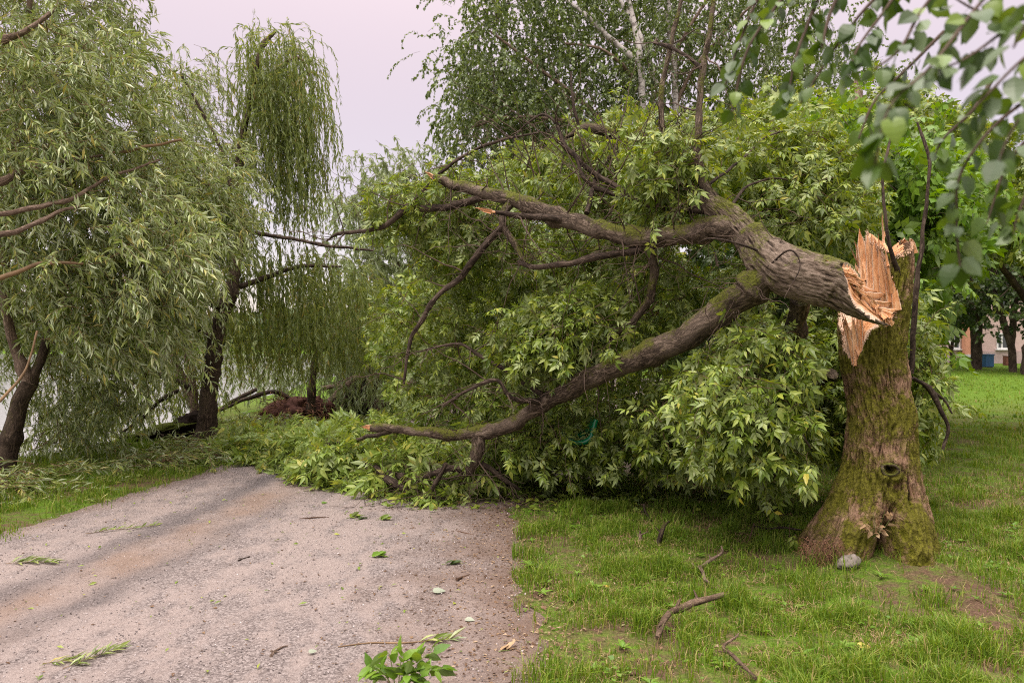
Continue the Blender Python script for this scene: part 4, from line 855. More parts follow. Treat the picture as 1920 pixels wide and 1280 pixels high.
# weeping willow with a tall hanging crest
z0 = gz(-4.85, 11.85)
wep = empty('weeping_willow_tree', (-4.85, 11.85, z0), 'tall weeping willow with dark leaning trunk and a crest of hanging strands', 'tree', 'willows on the bank')
H = [limb(wep, [(383, 846, 11.85), (388, 790, 11.85), (394, 720, 11.85), (402, 650, 11.85), (412, 600, 11.85), (428, 560, 11.85), (440, 510, 11.9), (450, 440, 12), (448, 360, 12), (452, 270, 12.1), (470, 180, 12.2), (492, 90, 12.3), (515, 60, 12.4)], [24, 18, 16, 14, 13, 13, 11, 9, 8, 7, 6, 5, 3], 'bark_willow', 'trunk', 16, .08, 1, 90),
 limb(wep, [(400, 640, 11.8), (370, 612, 11.6), (340, 600, 11.5), (315, 600, 11.4), (300, 585, 11.3)], [6, 6, 5, 4, 3], 'bark_dark', 'limb', 9, .08, 3),
 limb(wep, [(424, 572, 11.8), (390, 565, 11.6), (350, 555, 11.4), (310, 540, 11.3)], [7, 6, 5, 3], 'bark_dark', 'limb', 9, .08, 4),
 limb(wep, [(456, 434, 12), (500, 440, 11.8), (560, 450, 11.7), (620, 462, 11.6), (700, 470, 11.6)], [4, 4, 3, 3, 2], 'bark_dark', 'limb', 8, .07, 5),
 limb(wep, [(448, 420, 12), (430, 400, 11.9), (430, 330, 11.8), (400, 250, 11.8), (340, 140, 11.7)], [5, 4, 4, 3, 2], 'bark_dark', 'limb', 8, .07, 6),
 limb(wep, [(440, 540, 11.9), (500, 520, 12), (560, 500, 12.2), (640, 500, 12.4)], [6, 5, 4, 2], 'bark_dark', 'limb', 8, .07, 7),
 limb(wep, [(470, 200, 12.2), (520, 130, 12.2), (560, 110, 12.3), (585, 150, 12.4)], [4, 3, 3, 2], 'twig_orange', 'limb', 7, .07, 8)]
rng = np.random.default_rng(32)
def strands(parent, hosts, poly, dz, n, Ln, per, leaf_m='weeping', size=.12, wind=(.06, 0, 0), dirv=(.5, 0, .3), droop=2.6, tw='twig_green', Ms=14, tmpl=TW, ntw=3, spread=.12, link=True):
    cc = scatter(rng, poly, dz, n, .06, -.5)
    return crown(parent, rng, hosts, cc, tw, leaf_m, tmpl, size, ntw, Ln, per, spread, droop, .006, dirv=dirv, wind=wind, Ms=Ms, ang=.42, ldroop=.3, rt=.0022, t0=.05, link=link)
strands(wep, H, [(452, 90), (465, 50), (500, 42), (545, 55), (565, 100), (570, 200), (540, 260), (480, 260), (455, 160)], (11.7, 12.9), 118, 1.35, 40, size=.105)
strands(wep, H, [(540, 60), (570, 80), (590, 140), (612, 230), (600, 260), (560, 200)], (11.8, 12.6), 22, 1.2, 34, size=.105)
strands(wep, H, [(500, 250), (580, 250), (600, 330), (560, 400), (500, 380)], (11.8, 12.8), 44, 1.0, 32, size=.105)
strands(wep, H, [(470, 460), (540, 450), (640, 490), (700, 500), (700, 560), (620, 590), (500, 580), (450, 540)], (11.7, 13.4), 90, .85, 30, dirv=(.5, -.1, .2))
c = scatter(rng, [(300, 180), (320, 100), (420, 150), (450, 210), (470, 300), (460, 420), (430, 560), (330, 600), (280, 540), (290, 300)], (12.0, 13.4), 150, .2)
crown(wep, rng, H, c, 'twig_orange', 'willow', TW, .10, 6, .6, 24, .5, 1.0, .008, dirv=(.5, 0, 0), wind=(.35, 0, 0), Ms=7, ang=.6, ldroop=.3, rt=.0026)
c = scatter(rng, [(430, 560), (560, 590), (700, 560), (720, 640), (560, 660), (440, 640)], (12.4, 14), 60, .2)
crown(wep, rng, H, c, 'twig_green', 'weeping', TW, .10, 6, .7, 26, .4, 1.8, .006, Ms=8, ang=.5, ldroop=.3, rt=.0022)

# slim young willow behind
z0 = gz(-4.0, 14.6)
sl = empty('slim_willow_tree', (-3.92, 14.6, z0), 'slim willow with forked mossy stem beside the reddish upturned roots', 'tree', 'willows on the bank')
H = [limb(sl, [(582, 800, 14.6), (584, 740, 14.6), (588, 690, 14.6), (598, 650, 14.6), (600, 630, 14.6), (594, 600, 14.6), (596, 560, 14.6)], [9, 7, 6, 5.5, 5, 4, 3], 'bark_willow', 'trunk', 12, .07, 1, 40),
 limb(sl, [(602, 660, 14.6), (618, 640, 14.6), (640, 610, 14.7), (660, 560, 14.8)], [4, 4, 3, 2], 'bark_pale', 'limb', 8, .07, 2)]
rng = np.random.default_rng(33)
strands(sl, H, [(560, 540), (680, 500), (740, 560), (720, 620), (600, 640), (560, 600)], (13.8, 15.6), 50, .8, 26)
c = scatter(rng, [(600, 640), (720, 620), (740, 740), (650, 740)], (14.5, 16.5), 40, .25)
crown(sl, rng, H, c, 'twig', 'farwillow', TW, .12, 6, .6, 16, .4, 1.0, .007, Ms=6, ang=.6, rt=.0025)

# grey green willow further along the path
fw_ = empty('grey_willow_tree', (-2.2, 19, gz(-2.2, 19)), 'grey green round headed willow further along behind the fallen crown', 'tree', 'willows on the bank')
H = [limb(fw_, [(800, 760, 19), (795, 600, 19), (780, 480, 19), (770, 360, 19)], [14, 12, 9, 4], 'bark_willow', 'trunk', 10, .07, 1, 30),
 limb(fw_, [(790, 560, 19), (720, 460, 18.8), (680, 380, 18.6)], [7, 5, 3], 'bark_willow', 'limb', 8, .07, 2), limb(fw_, [(790, 520, 19), (840, 420, 19), (860, 350, 19.2)], [7, 5, 3], 'bark_willow', 'limb', 8, .07, 3)]
rng = np.random.default_rng(34)
c = scatter(rng, [(645, 345), (690, 320), (720, 290), (760, 285), (800, 300), (850, 330), (900, 420), (900, 700), (760, 720), (660, 680), (630, 520), (615, 420)], (17.5, 20.5), 190, .35)
crown(fw_, rng, H, c, 'twig', 'farwillow', leaf_narrow(.13), .17, 7, .8, 24, .6, 1.0, .012, dirv=(0, 0, .35), wind=(.25, 0, 0), Ms=6, ang=.65, rt=.004)

# pale bare leaning willow stems behind the weeping trunk, going up from a tipped mossy root slab
def root_slab(parent, c, sz, tilt, m_top, m_soil, seed, lab=None):
    """torn up disc of turf and soil, ragged, tilted"""
    r = np.random.default_rng(seed); a, b = 26, 40
    u = np.linspace(0, math.pi, a)[:, None]; w = np.linspace(0, 2*math.pi, b+1)[None, :-1]
    V = np.stack([np.sin(u)*np.cos(w), np.sin(u)*np.sin(w), np.cos(u)+0*w], -1)
    V = V*np.array(sz)*(1+.28*fbm(V*1.9+seed, 4)+.10*perlin(V*9+seed))[..., None]
    ct, st = math.cos(tilt), math.sin(tilt); Rm = np.array([[ct, 0, -st], [0, 1, 0], [st, 0, ct]])
    mb = MB(); mb.add(V@Rm.T+np.array(c), grid_faces(a, b)); return mb.build('root_plate', m_top, parent)
def turf_mat(name, soil, turf):
    m, t = mat(name); g = N(t, 'NewGeometry'); sp = N(t, 'SeparateXYZ'); t.links.new(g.outputs['Normal'], sp.inputs[0]); x = N(t, 'TexCoord')
    k = noise(t, x.outputs['Object'], 14, 5, .7); k2 = noise(t, x.outputs['Object'], 60, 4, .7)
    s_ = ramp(t, [(.3, tuple(q*.35 for q in soil)), (.6, soil), (.8, tuple(q*1.7 for q in soil))], k)
    gcol = ramp(t, [(.3, tuple(q*.5 for q in turf)), (.7, tuple(q*1.4 for q in turf))], k2)
    c = mix(t, rng_(t, math_(t, 'ADD', sp.outputs['Z'], math_(t, 'MULTIPLY', math_(t, 'SUBTRACT', k, .5), 1.2)), .25, .55), s_, gcol)
    finish(t, c, .95, math_(t, 'ADD', k, math_(t, 'MULTIPLY', k2, .5)), .05, .1); return m
M['turf'] = turf_mat('mossy turf over dark soil', (.035, .022, .014), (.10, .125, .018))
M['redsoil'] = simple('reddish brown soil', (.075, .036, .028), .95, .1, .5, 9)
M['blacksoil'] = simple('dark soil', (.022, .015, .012), .95, .1, .5, 9)
def roots(parent, rng, c, rad, n, L_, m, r0=.012):
    d = nrm(rng.normal(size=(n, 3))*np.array([1, 1, .8])+np.array([0, -.5, .2])); s = np.array(c)+d*np.array(rad)*.8
    mb = MB(); thin_tubes(mb, arcs(rng, s, d, L_*(.5+rng.random(n)), 7, .8, .35), r0*(.4+.8*rng.random(n)), np.full(n, .002)); tag(mb.build('roots', M[m], parent), kind='stuff')
rng = np.random.default_rng(41)
up1 = empty('uprooted_willow', (-5.75, 12.6, gz(-5.75, 12.6)), 'uprooted willow with pale leaning stems and a tipped mossy slab of turf', 'tree', 'willows torn out by the roots')
root_slab(up1, W(312, 808, 12.5), (.68, .5, .13), math.radians(14), M['turf'], None, 3)
root_slab(up1, W(355, 800, 12.6), (.30, .4, .22), math.radians(40), M['blacksoil'], None, 4)
roots(up1, rng, W(330, 815, 12.3), (.5, .3, .12), 90, .3, 'twig_dark', .008)
H = [limb(up1, [(366, 790, 13), (362, 740, 13), (356, 690, 13.1), (350, 640, 13.2), (345, 600, 13.3), (320, 540, 13.4)], [9, 9, 8, 7, 6, 4], 'bark_pale', 'trunk', 10, .06, 1, 40),
 limb(up1, [(362, 760, 13), (340, 705, 13), (322, 665, 13), (306, 630, 13), (290, 590, 13.1)], [9, 8, 7, 6, 4], 'bark_pale', 'limb', 10, .06, 2),
 limb(up1, [(392, 720, 13.2), (404, 680, 13.3), (418, 640, 13.4), (426, 600, 13.4)], [5, 5, 4, 3], 'bark_pale', 'limb', 10, .06, 6),
 limb(up1, [(358, 730, 12.6), (330, 712, 12.5), (300, 703, 12.4), (250, 692, 12.3), (190, 684, 12.2)], [6, 5, 5, 4, 2], 'bark_dark', 'limb', 9, .06, 3),
 limb(up1, [(335, 732, 12.5), (300, 752, 12.3), (265, 785, 12.2), (230, 810, 12.1)], [4, 4, 3, 2], 'bark_dark', 'limb', 8, .06, 4),
 limb(up1, [(276, 703, 12.4), (245, 722, 12.2), (215, 755, 12.1), (185, 795, 12)], [4, 3, 3, 2], 'bark_dark', 'limb', 8, .06, 5)]
c = scatter(rng, [(120, 700), (240, 690), (330, 640), (400, 600), (440, 620), (430, 720), (380, 780), (250, 800), (120, 850)], (12.8, 15.5), 110, .3, -1.0)
crown(up1, rng, H, c, 'twig', 'weeping', TW, .11, 5, .6, 16, .4, 1.2, .006, Ms=6, ang=.6, rt=.0025)
up2 = empty('uprooted_tree', (-4.35, 14.9, gz(-4.35, 14.9)), 'upturned reddish brown root ball with torn roots beside the slim willow', 'tree', 'willows torn out by the roots')
root_slab(up2, W(548, 775, 14.9), (.62, .4, .30), math.radians(12), M['redsoil'], None, 7)
root_slab(up2, W(600, 772, 15), (.34, .35, .26), math.radians(-20), M['redsoil'], None, 8)
roots(up2, rng, W(550, 775, 14.7), (.62, .35, .3), 130, .5, 'root', .014)
H = [limb(up2, [(600, 770, 15.2), (640, 730, 15.6), (690, 690, 16), (720, 650, 16.4)], [8, 6, 4, 3], 'bark_pale', 'trunk', 9, .07, 1), limb(up2, [(480, 730, 15), (440, 750, 14.6), (405, 772, 14.3)], [4, 4, 2], 'bark_dark', 'limb', 8, .07, 2), limb(up2, [(560, 760, 14.8), (520, 735, 14.7), (470, 745, 14.5), (410, 770, 14.3)], [5, 4, 4, 2], 'bark_dark', 'limb', 8, .07, 3)]
c = scatter(rng, [(430, 640), (560, 660), (680, 640), (720, 720), (600, 740), (440, 720)], (15.5, 18), 60, .35)
crown(up2, rng, H, c, 'twig', 'farwillow', TW, .13, 6, .7, 18, .5, 1.0, .008, Ms=6, ang=.6, rt=.003)
up3 = empty('uprooted_tree', (-3.1, 16.6, gz(-3.1, 16.6)), 'fallen willow log with a black root hollow and two bent pale stems', 'tree', 'willows torn out by the roots')
root_slab(up3, W(668, 740, 16.6), (.42, .4, .45), 0, M['blacksoil'], None, 11)
roots(up3, rng, W(668, 740, 16.3), (.4, .3, .4), 80, .45, 'twig_dark', .012)
H = [limb(up3, [(690, 770, 16.6), (720, 748, 16.8), (752, 732, 17), (800, 700, 17.4)], [12, 12, 11, 8], 'bark_pale', 'trunk', 12, .08, 1),
 limb(up3, [(696, 765, 16.2), (704, 720, 16.2), (722, 690, 16.3), (738, 655, 16.4)], [5, 6, 6, 5], 'bark_willow', 'limb', 9, .07, 2), limb(up3, [(692, 760, 16.1), (696, 700, 16.1), (692, 660, 16.2), (690, 640, 16.3)], [4, 4, 3, 2], 'bark_willow', 'limb', 9, .07, 3),
 limb(up3, [(604, 728, 16), (640, 722, 16), (665, 716, 16.1)], [4, 4, 3], 'bark_pale', 'limb', 9, .07, 4), limb(up3, [(612, 750, 16), (640, 765, 15.9), (650, 720, 16), (680, 690, 16.1)], [3, 3, 3, 2], 'bark_pale', 'limb', 8, .07, 5)]
c = scatter(rng, [(620, 640), (760, 600), (860, 640), (860, 760), (740, 700), (640, 700)], (16.5, 20), 70, .35)
crown(up3, rng, H, c, 'twig', 'farwillow', TW, .13, 6, .7, 18, .5, 1.0, .008, Ms=6, ang=.6, rt=.003)

# torn willow boughs strewn over the verge
rng = np.random.default_rng(42)
K = 480; t_ = rng.random(K); yy = 6.6+9.5*t_; xx = np.where(yy < 9, -5.75, np.minimum(xl(yy)-.75, -4.3))-.1*rng.random(K)+.42*rng.normal(size=K)*np.where(yy < 9.5, .8, 1); xx = np.minimum(xx, xl(yy)-.35)
s = np.stack([xx, yy, gz(xx, yy)+.03+.13*rng.random(K)], -1); a = rng.random(K)*6.28
d0 = np.stack([np.cos(a), np.sin(a), .15*rng.normal(size=K)], -1)
P = arcs(rng, s, d0, .5+.7*rng.random(K), 8, .35, .16); gg = gz(P[..., 0], P[..., 1]); P[..., 2] = np.maximum(P[..., 2], gg+.015)
mb = MB(); thin_tubes(mb, P, .003+.005*rng.random(K)**2, np.full(K, .0015)); o = mb.build('fallen_willow_boughs', M['twig_orange'], None); tag(o, kind='stuff')
pos, dr, up = leaves_on(rng, P, 24, .6, .1, .1); mb = MB(); stamp(mb, TW, pos, dr, up, .13*(.6+.6*rng.random(len(pos))))
tag(mb.build('fallen_willow_leaves', M['willow'], None, smooth=False), kind='stuff')

# ---------------------------------------------------------------- birches behind
TB = leaf_rhomb(.38)
def birch(loc, label, stems, polys, dz, n, seed, ntw=7, per=16):
    o = empty('birch_tree', loc, label, 'tree', 'birches behind the broken maple')
    H = [limb(o, p, r, 'bark_birch' if nm != 'branch' else 'bark_pale', nm, 12, .05, seed+i, 30) for i, (p, r, nm) in enumerate(stems)]
    rng = np.random.default_rng(seed)
    c = np.concatenate([scatter(rng, p, dz, int(n*w), .35, .5) for p, w in polys])
    crown(o, rng, H, c, 'twig_dark', 'birch', TB, .074, ntw, .75, int(per*1.45), .65, .85, .012, dirv=(-.1, 0, .1), Ms=7, ang=.9, ldroop=.55, rt=.0022)
birch((2.2, 15, 0), 'birch with white leaning stem and drooping leaves against the pale sky', [
 ([(1230, 660, 15), (1222, 500, 15), (1212, 350, 15), (1205, 180, 15), (1196, 80, 15), (1180, 10, 15.1), (1150, -120, 15.2)], [8, 8, 7.5, 6.5, 5.5, 5, 4], 'trunk'),
 ([(1200, 118, 15), (1150, 78, 15), (1100, 30, 15), (1060, 0, 15.2), (1010, -20, 15.3)], [5, 5, 4, 3, 2], 'limb'),
 ([(1190, 150, 15), (1160, 115, 14.8), (1120, 90, 14.7), (1060, 82, 14.6)], [4, 3, 2, 2], 'branch'),
 ([(1232, 160, 15), (1210, 90, 15), (1180, 30, 15.1), (1160, 0, 15.1)], [4, 5, 5, 4], 'limb'),
 ([(1200, 300, 15), (1100, 200, 15), (1000, 120, 15), (920, 60, 15)], [5, 4, 3, 2], 'branch'),
 ([(1205, 260, 15), (1080, 230, 15), (960, 220, 15), (880, 240, 15)], [4, 4, 3, 2], 'branch')],
 [([(880, 10), (900, -120), (1240, -160), (1260, 60), (1200, 180), (1080, 230), (960, 230), (880, 180), (850, 130)], 1.0), ([(840, 140), (930, 120), (1060, 220), (1060, 330), (960, 330), (900, 330), (860, 250), (836, 190)], .42), ([(1040, 180), (1240, 120), (1260, 300), (1150, 400), (1040, 330)], .3)],
 (14.5, 18.2), 250, 51, 8, 18)
birch((3.4, 16, 0), 'slender straight white stemmed birch just left of the tall broken upright branch', [
 ([(1268, 640, 16), (1267, 400, 16), (1267, 220, 16), (1263, 110, 16), (1254, 40, 16), (1248, -80, 16)], [7, 6.5, 6, 5.5, 5, 4], 'trunk'),
 ([(1266, 200, 16), (1300, 130, 16), (1360, 60, 16.2), (1420, 0, 16.2)], [4, 3, 3, 2], 'branch'),
 ([(1262, 100, 16), (1300, 40, 16), (1350, -40, 16)], [4, 3, 2], 'branch')],
 [([(1230, -100), (1480, -120), (1560, 30), (1540, 200), (1440, 260), (1330, 240), (1250, 160)], 1.0)], (15.5, 19), 150, 52, 8, 18)
birch((6.4, 19, 0), 'pale far birch crown beyond the grey snag', [
 ([(1440, 640, 19), (1440, 420, 19), (1436, 200, 19), (1440, 40, 19)], [7, 6, 5, 3], 'trunk')],
 [([(1440, 40), (1540, 0), (1620, 90), (1680, 120), (1670, 260), (1560, 330), (1440, 300)], 1.0)], (18, 21), 80, 53)

# ---------------------------------------------------------------- maples and thicket on the right
TM = compound(2, 0, .55, .2, 2)
def maple(loc, label, stems, polys, dz, n, seed, m='mid', size=.2, grp='leafy trees behind the broken maple', gap=.3, nm='maple_tree', tm=TM, ntw=6, per=7, name='trunk', L_=.38, bk='bark_dark'):
    o = empty(nm, loc, label, 'tree', grp)
    H = [limb(o, p, r, bk, 'trunk' if i == 0 else 'limb', 10, .07, seed+i, 26) for i, (p, r) in enumerate(stems)]
    rng = np.random.default_rng(seed); c = np.concatenate([scatter(rng, p, dz, int(n*w), gap, .25) for p, w in polys])
    crown(o, rng, H, c, 'twig_dark', m, tm, size, ntw, L_, per, .5, .6, .010, Ms=5, ang=.95, ldroop=.35, rt=.003)
maple((4.1, 9.2, 0), 'bright green young maple right behind the torn trunk top', [
 ([(1584, 885, 9.2), (1590, 700, 9.2), (1600, 500, 9.2), (1640, 380, 9.3), (1660, 300, 9.4)], [12, 10, 8, 5, 3]),
 ([(1592, 600, 9.2), (1540, 480, 9.1), (1500, 380, 9.0), (1470, 300, 8.8)], [6, 5, 4, 2]), ([(1600, 520, 9.2), (1680, 440, 9.0), (1760, 380, 8.9), (1820, 330, 9)], [6, 5, 4, 2])],
 [([(1470, 300), (1560, 230), (1640, 260), (1740, 290), (1800, 340), (1800, 450), (1700, 470), (1580, 440), (1480, 400)], 1.0), ([(1560, 440), (1720, 430), (1715, 620), (1690, 660), (1570, 600)], .4)], (8.3, 10.5), 130, 61, size=.21)
maple((6.2, 12, 0), 'tall maple with a broken grey snag for a trunk top', [
 ([(1600, 826, 12), (1600, 600, 12), (1600, 400, 12), (1598, 250, 12), (1604, 190, 12), (1608, 148, 12)], [20, 18, 16, 14, 12, 5]),
 ([(1600, 330, 12), (1660, 250, 12), (1700, 190, 12)], [6, 4, 2]), ([(1600, 400, 12), (1540, 300, 12), (1480, 230, 12)], [6, 4, 2])],
 [([(1320, 240), (1420, 190), (1560, 210), (1600, 300), (1560, 400), (1380, 380)], .8), ([(1600, 200), (1680, 170), (1780, 230), (1800, 330), (1620, 360)], .7)], (11, 13.5), 130, 62, m='maple', size=.2, bk='bark_pale')
maple((9.3, 13, 0), 'dense dark leaved maple on the lawn right of the broken trunk', [
 ([(1960, 812, 13), (1950, 600, 13), (1900, 420, 13), (1860, 300, 13)], [14, 12, 8, 4]), ([(1945, 590, 13), (1860, 480, 12.8), (1780, 430, 12.5)], [7, 5, 3]), ([(1900, 420, 13), (1830, 330, 13), (1770, 280, 13), (1740, 220, 13)], [5, 4, 3, 2])],
 [([(1700, 250), (1780, 230), (1840, 260), (1930, 280), (2050, 300), (2050, 480), (1920, 450), (1820, 430), (1730, 450), (1690, 380)], 1.0), ([(1700, 440), (1750, 450), (1750, 540), (1720, 580), (1700, 600)], .10)], (11, 14.5), 180, 63, m='maple', size=.2)
# shrubs that close the view behind the fallen crown
rng = np.random.default_rng(70)
for i, (px, d, poly, m, lab) in enumerate([
 (880, 11.5, [(760, 520), (900, 420), (1020, 440), (1040, 640), (980, 780), (800, 780), (750, 680)], 'maple', 'loose green bush seen through the left of the fallen crown'),
 (1130, 11.5, [(1000, 420), (1120, 300), (1260, 300), (1300, 500), (1260, 760), (1040, 780)], 'maple', 'dense bush under the birches, behind the middle of the fallen crown'),
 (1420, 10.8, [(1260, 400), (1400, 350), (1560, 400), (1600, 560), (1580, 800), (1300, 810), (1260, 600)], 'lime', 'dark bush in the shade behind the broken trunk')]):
    o = empty('bush', ((px-960)/F*d, d, 0), lab, 'bush', 'bushes behind the fallen crown')
    H = [limb(o, [((px-960)+960+a, 640+EYE*F/d, d), (px+a*2.0, 700, d), (px+a*3.5, 560, d), (px+a*5, 430, d)], [5, 4, 3, 2], 'bark_dark', 'stem', 7, .07, 300+i*5+j) for j, a in enumerate((-18, -4, 10, 22))]
    c = scatter(rng, poly, (d-1, d+2.2), 95, .32, .15)
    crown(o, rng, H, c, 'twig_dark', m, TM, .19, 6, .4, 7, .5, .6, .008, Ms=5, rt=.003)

# limes standing on the far lawn, their dark crowns over the pink house
TL = leaf_rhomb(.45)
def lime(px, d, lab, stems, poly, n, seed):
    o = empty('lime_tree', ((px-960)/F*d, d, 0), lab, 'tree', 'limes on the far lawn')
    H = [limb(o, p, r, 'bark_dark', 'trunk' if i == 0 else 'limb', 10, .06, seed+i, 20) for i, (p, r) in enumerate(stems)]
    rng = np.random.default_rng(seed); c = scatter(rng, poly, (d-4, d+4), n, .5, 1.9)
    crown(o, rng, H, c, 'twig_dark', 'lime', TL, .2, 7, 1.1, 18, 1.0, .6, .03, Ms=5, ang=.9, ldroop=.3, rt=.01)
lime(1833, 42, 'dark lime trunk before the blue bin and the pink house', [([(1833, 694, 42), (1834, 640, 42), (1836, 580, 42), (1830, 480, 42)], [7.5, 6, 6, 4])], [(1740, 400), (1850, 380), (1900, 420), (1900, 540), (1860, 590), (1840, 600), (1800, 585), (1760, 620), (1720, 640), (1710, 520)], 120, 81)
lime(1897, 39, 'leaning forked lime on the far lawn by the frame edge', [([(1899, 698, 39), (1896, 650, 39), (1880, 600, 39), (1868, 540, 39), (1850, 460, 39)], [7, 6.5, 6, 6, 4]), ([(1897, 655, 39), (1901, 590, 39), (1905, 500, 39)], [5, 6, 5])], [(1840, 430), (1900, 360), (1990, 380), (2000, 560), (1960, 620), (1915, 600), (1900, 560), (1860, 580)], 90, 82)
lime(1980, 36, 'thick lime trunk half outside the frame with a bulging base', [([(1950, 705, 36), (1945, 660, 36), (1960, 580, 36), (1970, 450, 36)], [34, 22, 18, 14])], [(1920, 420), (2060, 380), (2080, 600), (1940, 610)], 60, 83)
lime(1785, 46, 'thin forked young lime against the pink wall', [([(1784, 689, 46), (1785, 650, 46), (1790, 600, 46)], [3, 3, 2]), ([(1784, 660, 46), (1776, 635, 46), (1774, 600, 46)], [1.8, 1.5, 1])], [(1740, 480), (1830, 480), (1820, 590), (1790, 590), (1760, 620), (1735, 600)], 50, 84)
lime(1824, 47, 'second dark lime trunk close behind the first one', [([(1826, 688, 47), (1824, 640, 47), (1822, 590, 47), (1815, 500, 47)], [4, 4, 4, 3])], [(1740, 380), (1900, 360), (1900, 560), (1740, 560)], 70, 85)
# tall trees far behind everything on the right
for i, (px, d, poly, lab) in enumerate([(1560, 30, [(1380, 250), (1560, 180), (1720, 260), (1720, 620), (1400, 620)], 'far tree behind the grey snag'), (1250, 28, [(1000, 300), (1250, 200), (1420, 260), (1440, 620), (980, 640)], 'far tree behind the birch stems')]):
    lime(px, d, lab, [([(px, 640+EYE*F/d, d), (px, 500, d), (px+5, 350, d)], [9, 7, 4])], poly, 130, 90+i)

# pink house
HD = 54.0
house = empty('pink_house', ((1850-960)/F*HD, HD, 0), 'pink rendered house with white framed windows behind the limes', 'house')
M['pink'] = simple('pink render', (.52, .38, .36), .9, .2, .08, 2); M['orange'] = simple('salmon render', (.62, .30, .20), .9, .2, .08, 2)
M['white'] = simple('white paint', (.75, .74, .74), .5, .4, .05, 3); M['plinth'] = simple('grey pink plinth', (.42, .32, .31), .9, .2, .1, 3)
M['roof'] = simple('dark roof sheet', (.10, .07, .06), .7, .3, .2, 3); M['greybox'] = simple('grey painted metal', (.12, .13, .13), .6, .4, .1, 3)
gl, t = mat('window glass'); finish(t, (.05, .06, .07), .06, None, .01, .6); M['glass'] = gl
def box(mb, x0, x1, y0, y1, z0, z1):
    v = [(x, y, z) for x in (x0, x1) for y in (y0, y1) for z in (z0, z1)]
    mb.add(v, [[0, 1, 3, 2], [4, 6, 7, 5], [0, 4, 5, 1], [2, 3, 7, 6], [0, 2, 6, 4], [1, 5, 7, 3]])
def bx(name, m, par, *b):
    mb = MB(); box(mb, *b); return mb.build(name, M[m], par, smooth=False)
def hx(px, d=HD): return (px-960)/F*d
def hz(py, d=HD): return EYE-(py-640)/F*d
x0, x1 = hx(1745), hx(2300)
bx('wall', 'pink', house, x0, x1, HD, HD+9, .9, 6.6); bx('plinth', 'plinth', house, x0-.04, x1+.04, HD-.06, HD+9.05, -.2, .897)
mb = MB(); mb.add([[x0-.5, HD-.5, 6.603], [x1+.5, HD-.5, 6.603], [x1+.5, HD+9.5, 6.603], [x0-.5, HD+9.5, 6.603], [x0+3, HD+4.5, 9.2], [x1-3, HD+4.5, 9.2]], [[0, 1, 5, 4], [2, 3, 4, 5]])
mb.add([[x0-.5, HD-.5, 6.603], [x0-.5, HD+9.5, 6.603], [x0+3, HD+4.5, 9.2], [x1+.5, HD-.5, 6.603], [x1+.5, HD+9.5, 6.603], [x1-3, HD+4.5, 9.2], [0, 0, 0]][:6], [[0, 2, 1], [3, 4, 5]]); mb.build('roof', M['roof'], house, smooth=False)
bx('buttress', 'orange', house, hx(1802), hx(1812), HD-.5, HD-.065, .3, 6.2); bx('bay', 'pink', house, hx(1812.2), hx(1824), HD-.45, HD-.065, .3, 6.2)
def window(px0, px1, py0, py1):
    a, b, c, d = hx(px0), hx(px1), hz(py1), hz(py0); mb = MB(); w = .09
    box(mb, a, b, HD-.10, HD-.004, c, c+w); box(mb, a, b, HD-.10, HD-.004, d-w, d); box(mb, a, a+w, HD-.098, HD-.006, c+w, d-w); box(mb, b-w, b, HD-.098, HD-.006, c+w, d-w)
    mx = a+(b-a)*.42; box(mb, mx-w/2, mx+w/2, HD-.096, HD-.008, c+w, d-w)
    o = mb.build('window', M['white'], house, smooth=False); bx('pane', 'glass', o, a+w, b-w, HD-.05, HD-.02, c+w, d-w)
    bx('sill', 'white', o, a-.1, b+.1, HD-.2, HD-.003, c-.08, c-.004)
for p0, p1 in ((1779, 1799), (1868, 1890), (1935, 1957), (2000, 2022)):
    window(p0, p1, 624, 654); window(p0, p1, 546, 578)
b_ = empty('electrical_box', (hx(1815, 50), 50, 0), 'grey metal cabinet with a pale lid beside the pink house', 'cabinet')
bx('body', 'greybox', b_, hx(1808, 50), hx(1823, 50), 49.7, 50.3, 0, hz(669, 50)); bx('lid', 'white', b_, hx(1806.5, 50), hx(1824.5, 50), 49.6, 50.4, hz(669, 50)+.003, hz(664.5, 50))
M['blue'] = simple('blue plastic', (.02, .10, .24), .5, .5, .1, 3)
b_ = empty('blue_bin', (hx(1850, 46), 46, 0), 'blue bin standing right of the dark lime trunk', 'bin')
bx('body', 'blue', b_, hx(1843, 46), hx(1858, 46), 45.7, 46.3, 0.06, hz(665.5, 46)); bx('lid', 'blue', b_, hx(1842, 46), hx(1859, 46), 45.65, 46.35, hz(665.5, 46)+.003, hz(663.5, 46)); bx('foot', 'greybox', b_, hx(1844, 46), hx(1857, 46), 45.75, 46.25, 0, .057)
M['brick'] = simple('brown brick', (.17, .07, .05), .9, .2, .2, 6)
b_ = empty('brick_pier', (hx(1888, 50), 50, 0), 'low brown brick pier before the pink house wall', 'wall')
mb = MB(); box(mb, hx(1882, 50), hx(1900, 50), 49.7, 50.1, 0, hz(667, 50)); o = mb.build('pier', M['brick'], b_, smooth=False); bx('coping', 'plinth', b_, hx(1881.5, 50), hx(1900.5, 50), 49.65, 50.15, hz(667, 50)+.003, hz(665.5, 50))

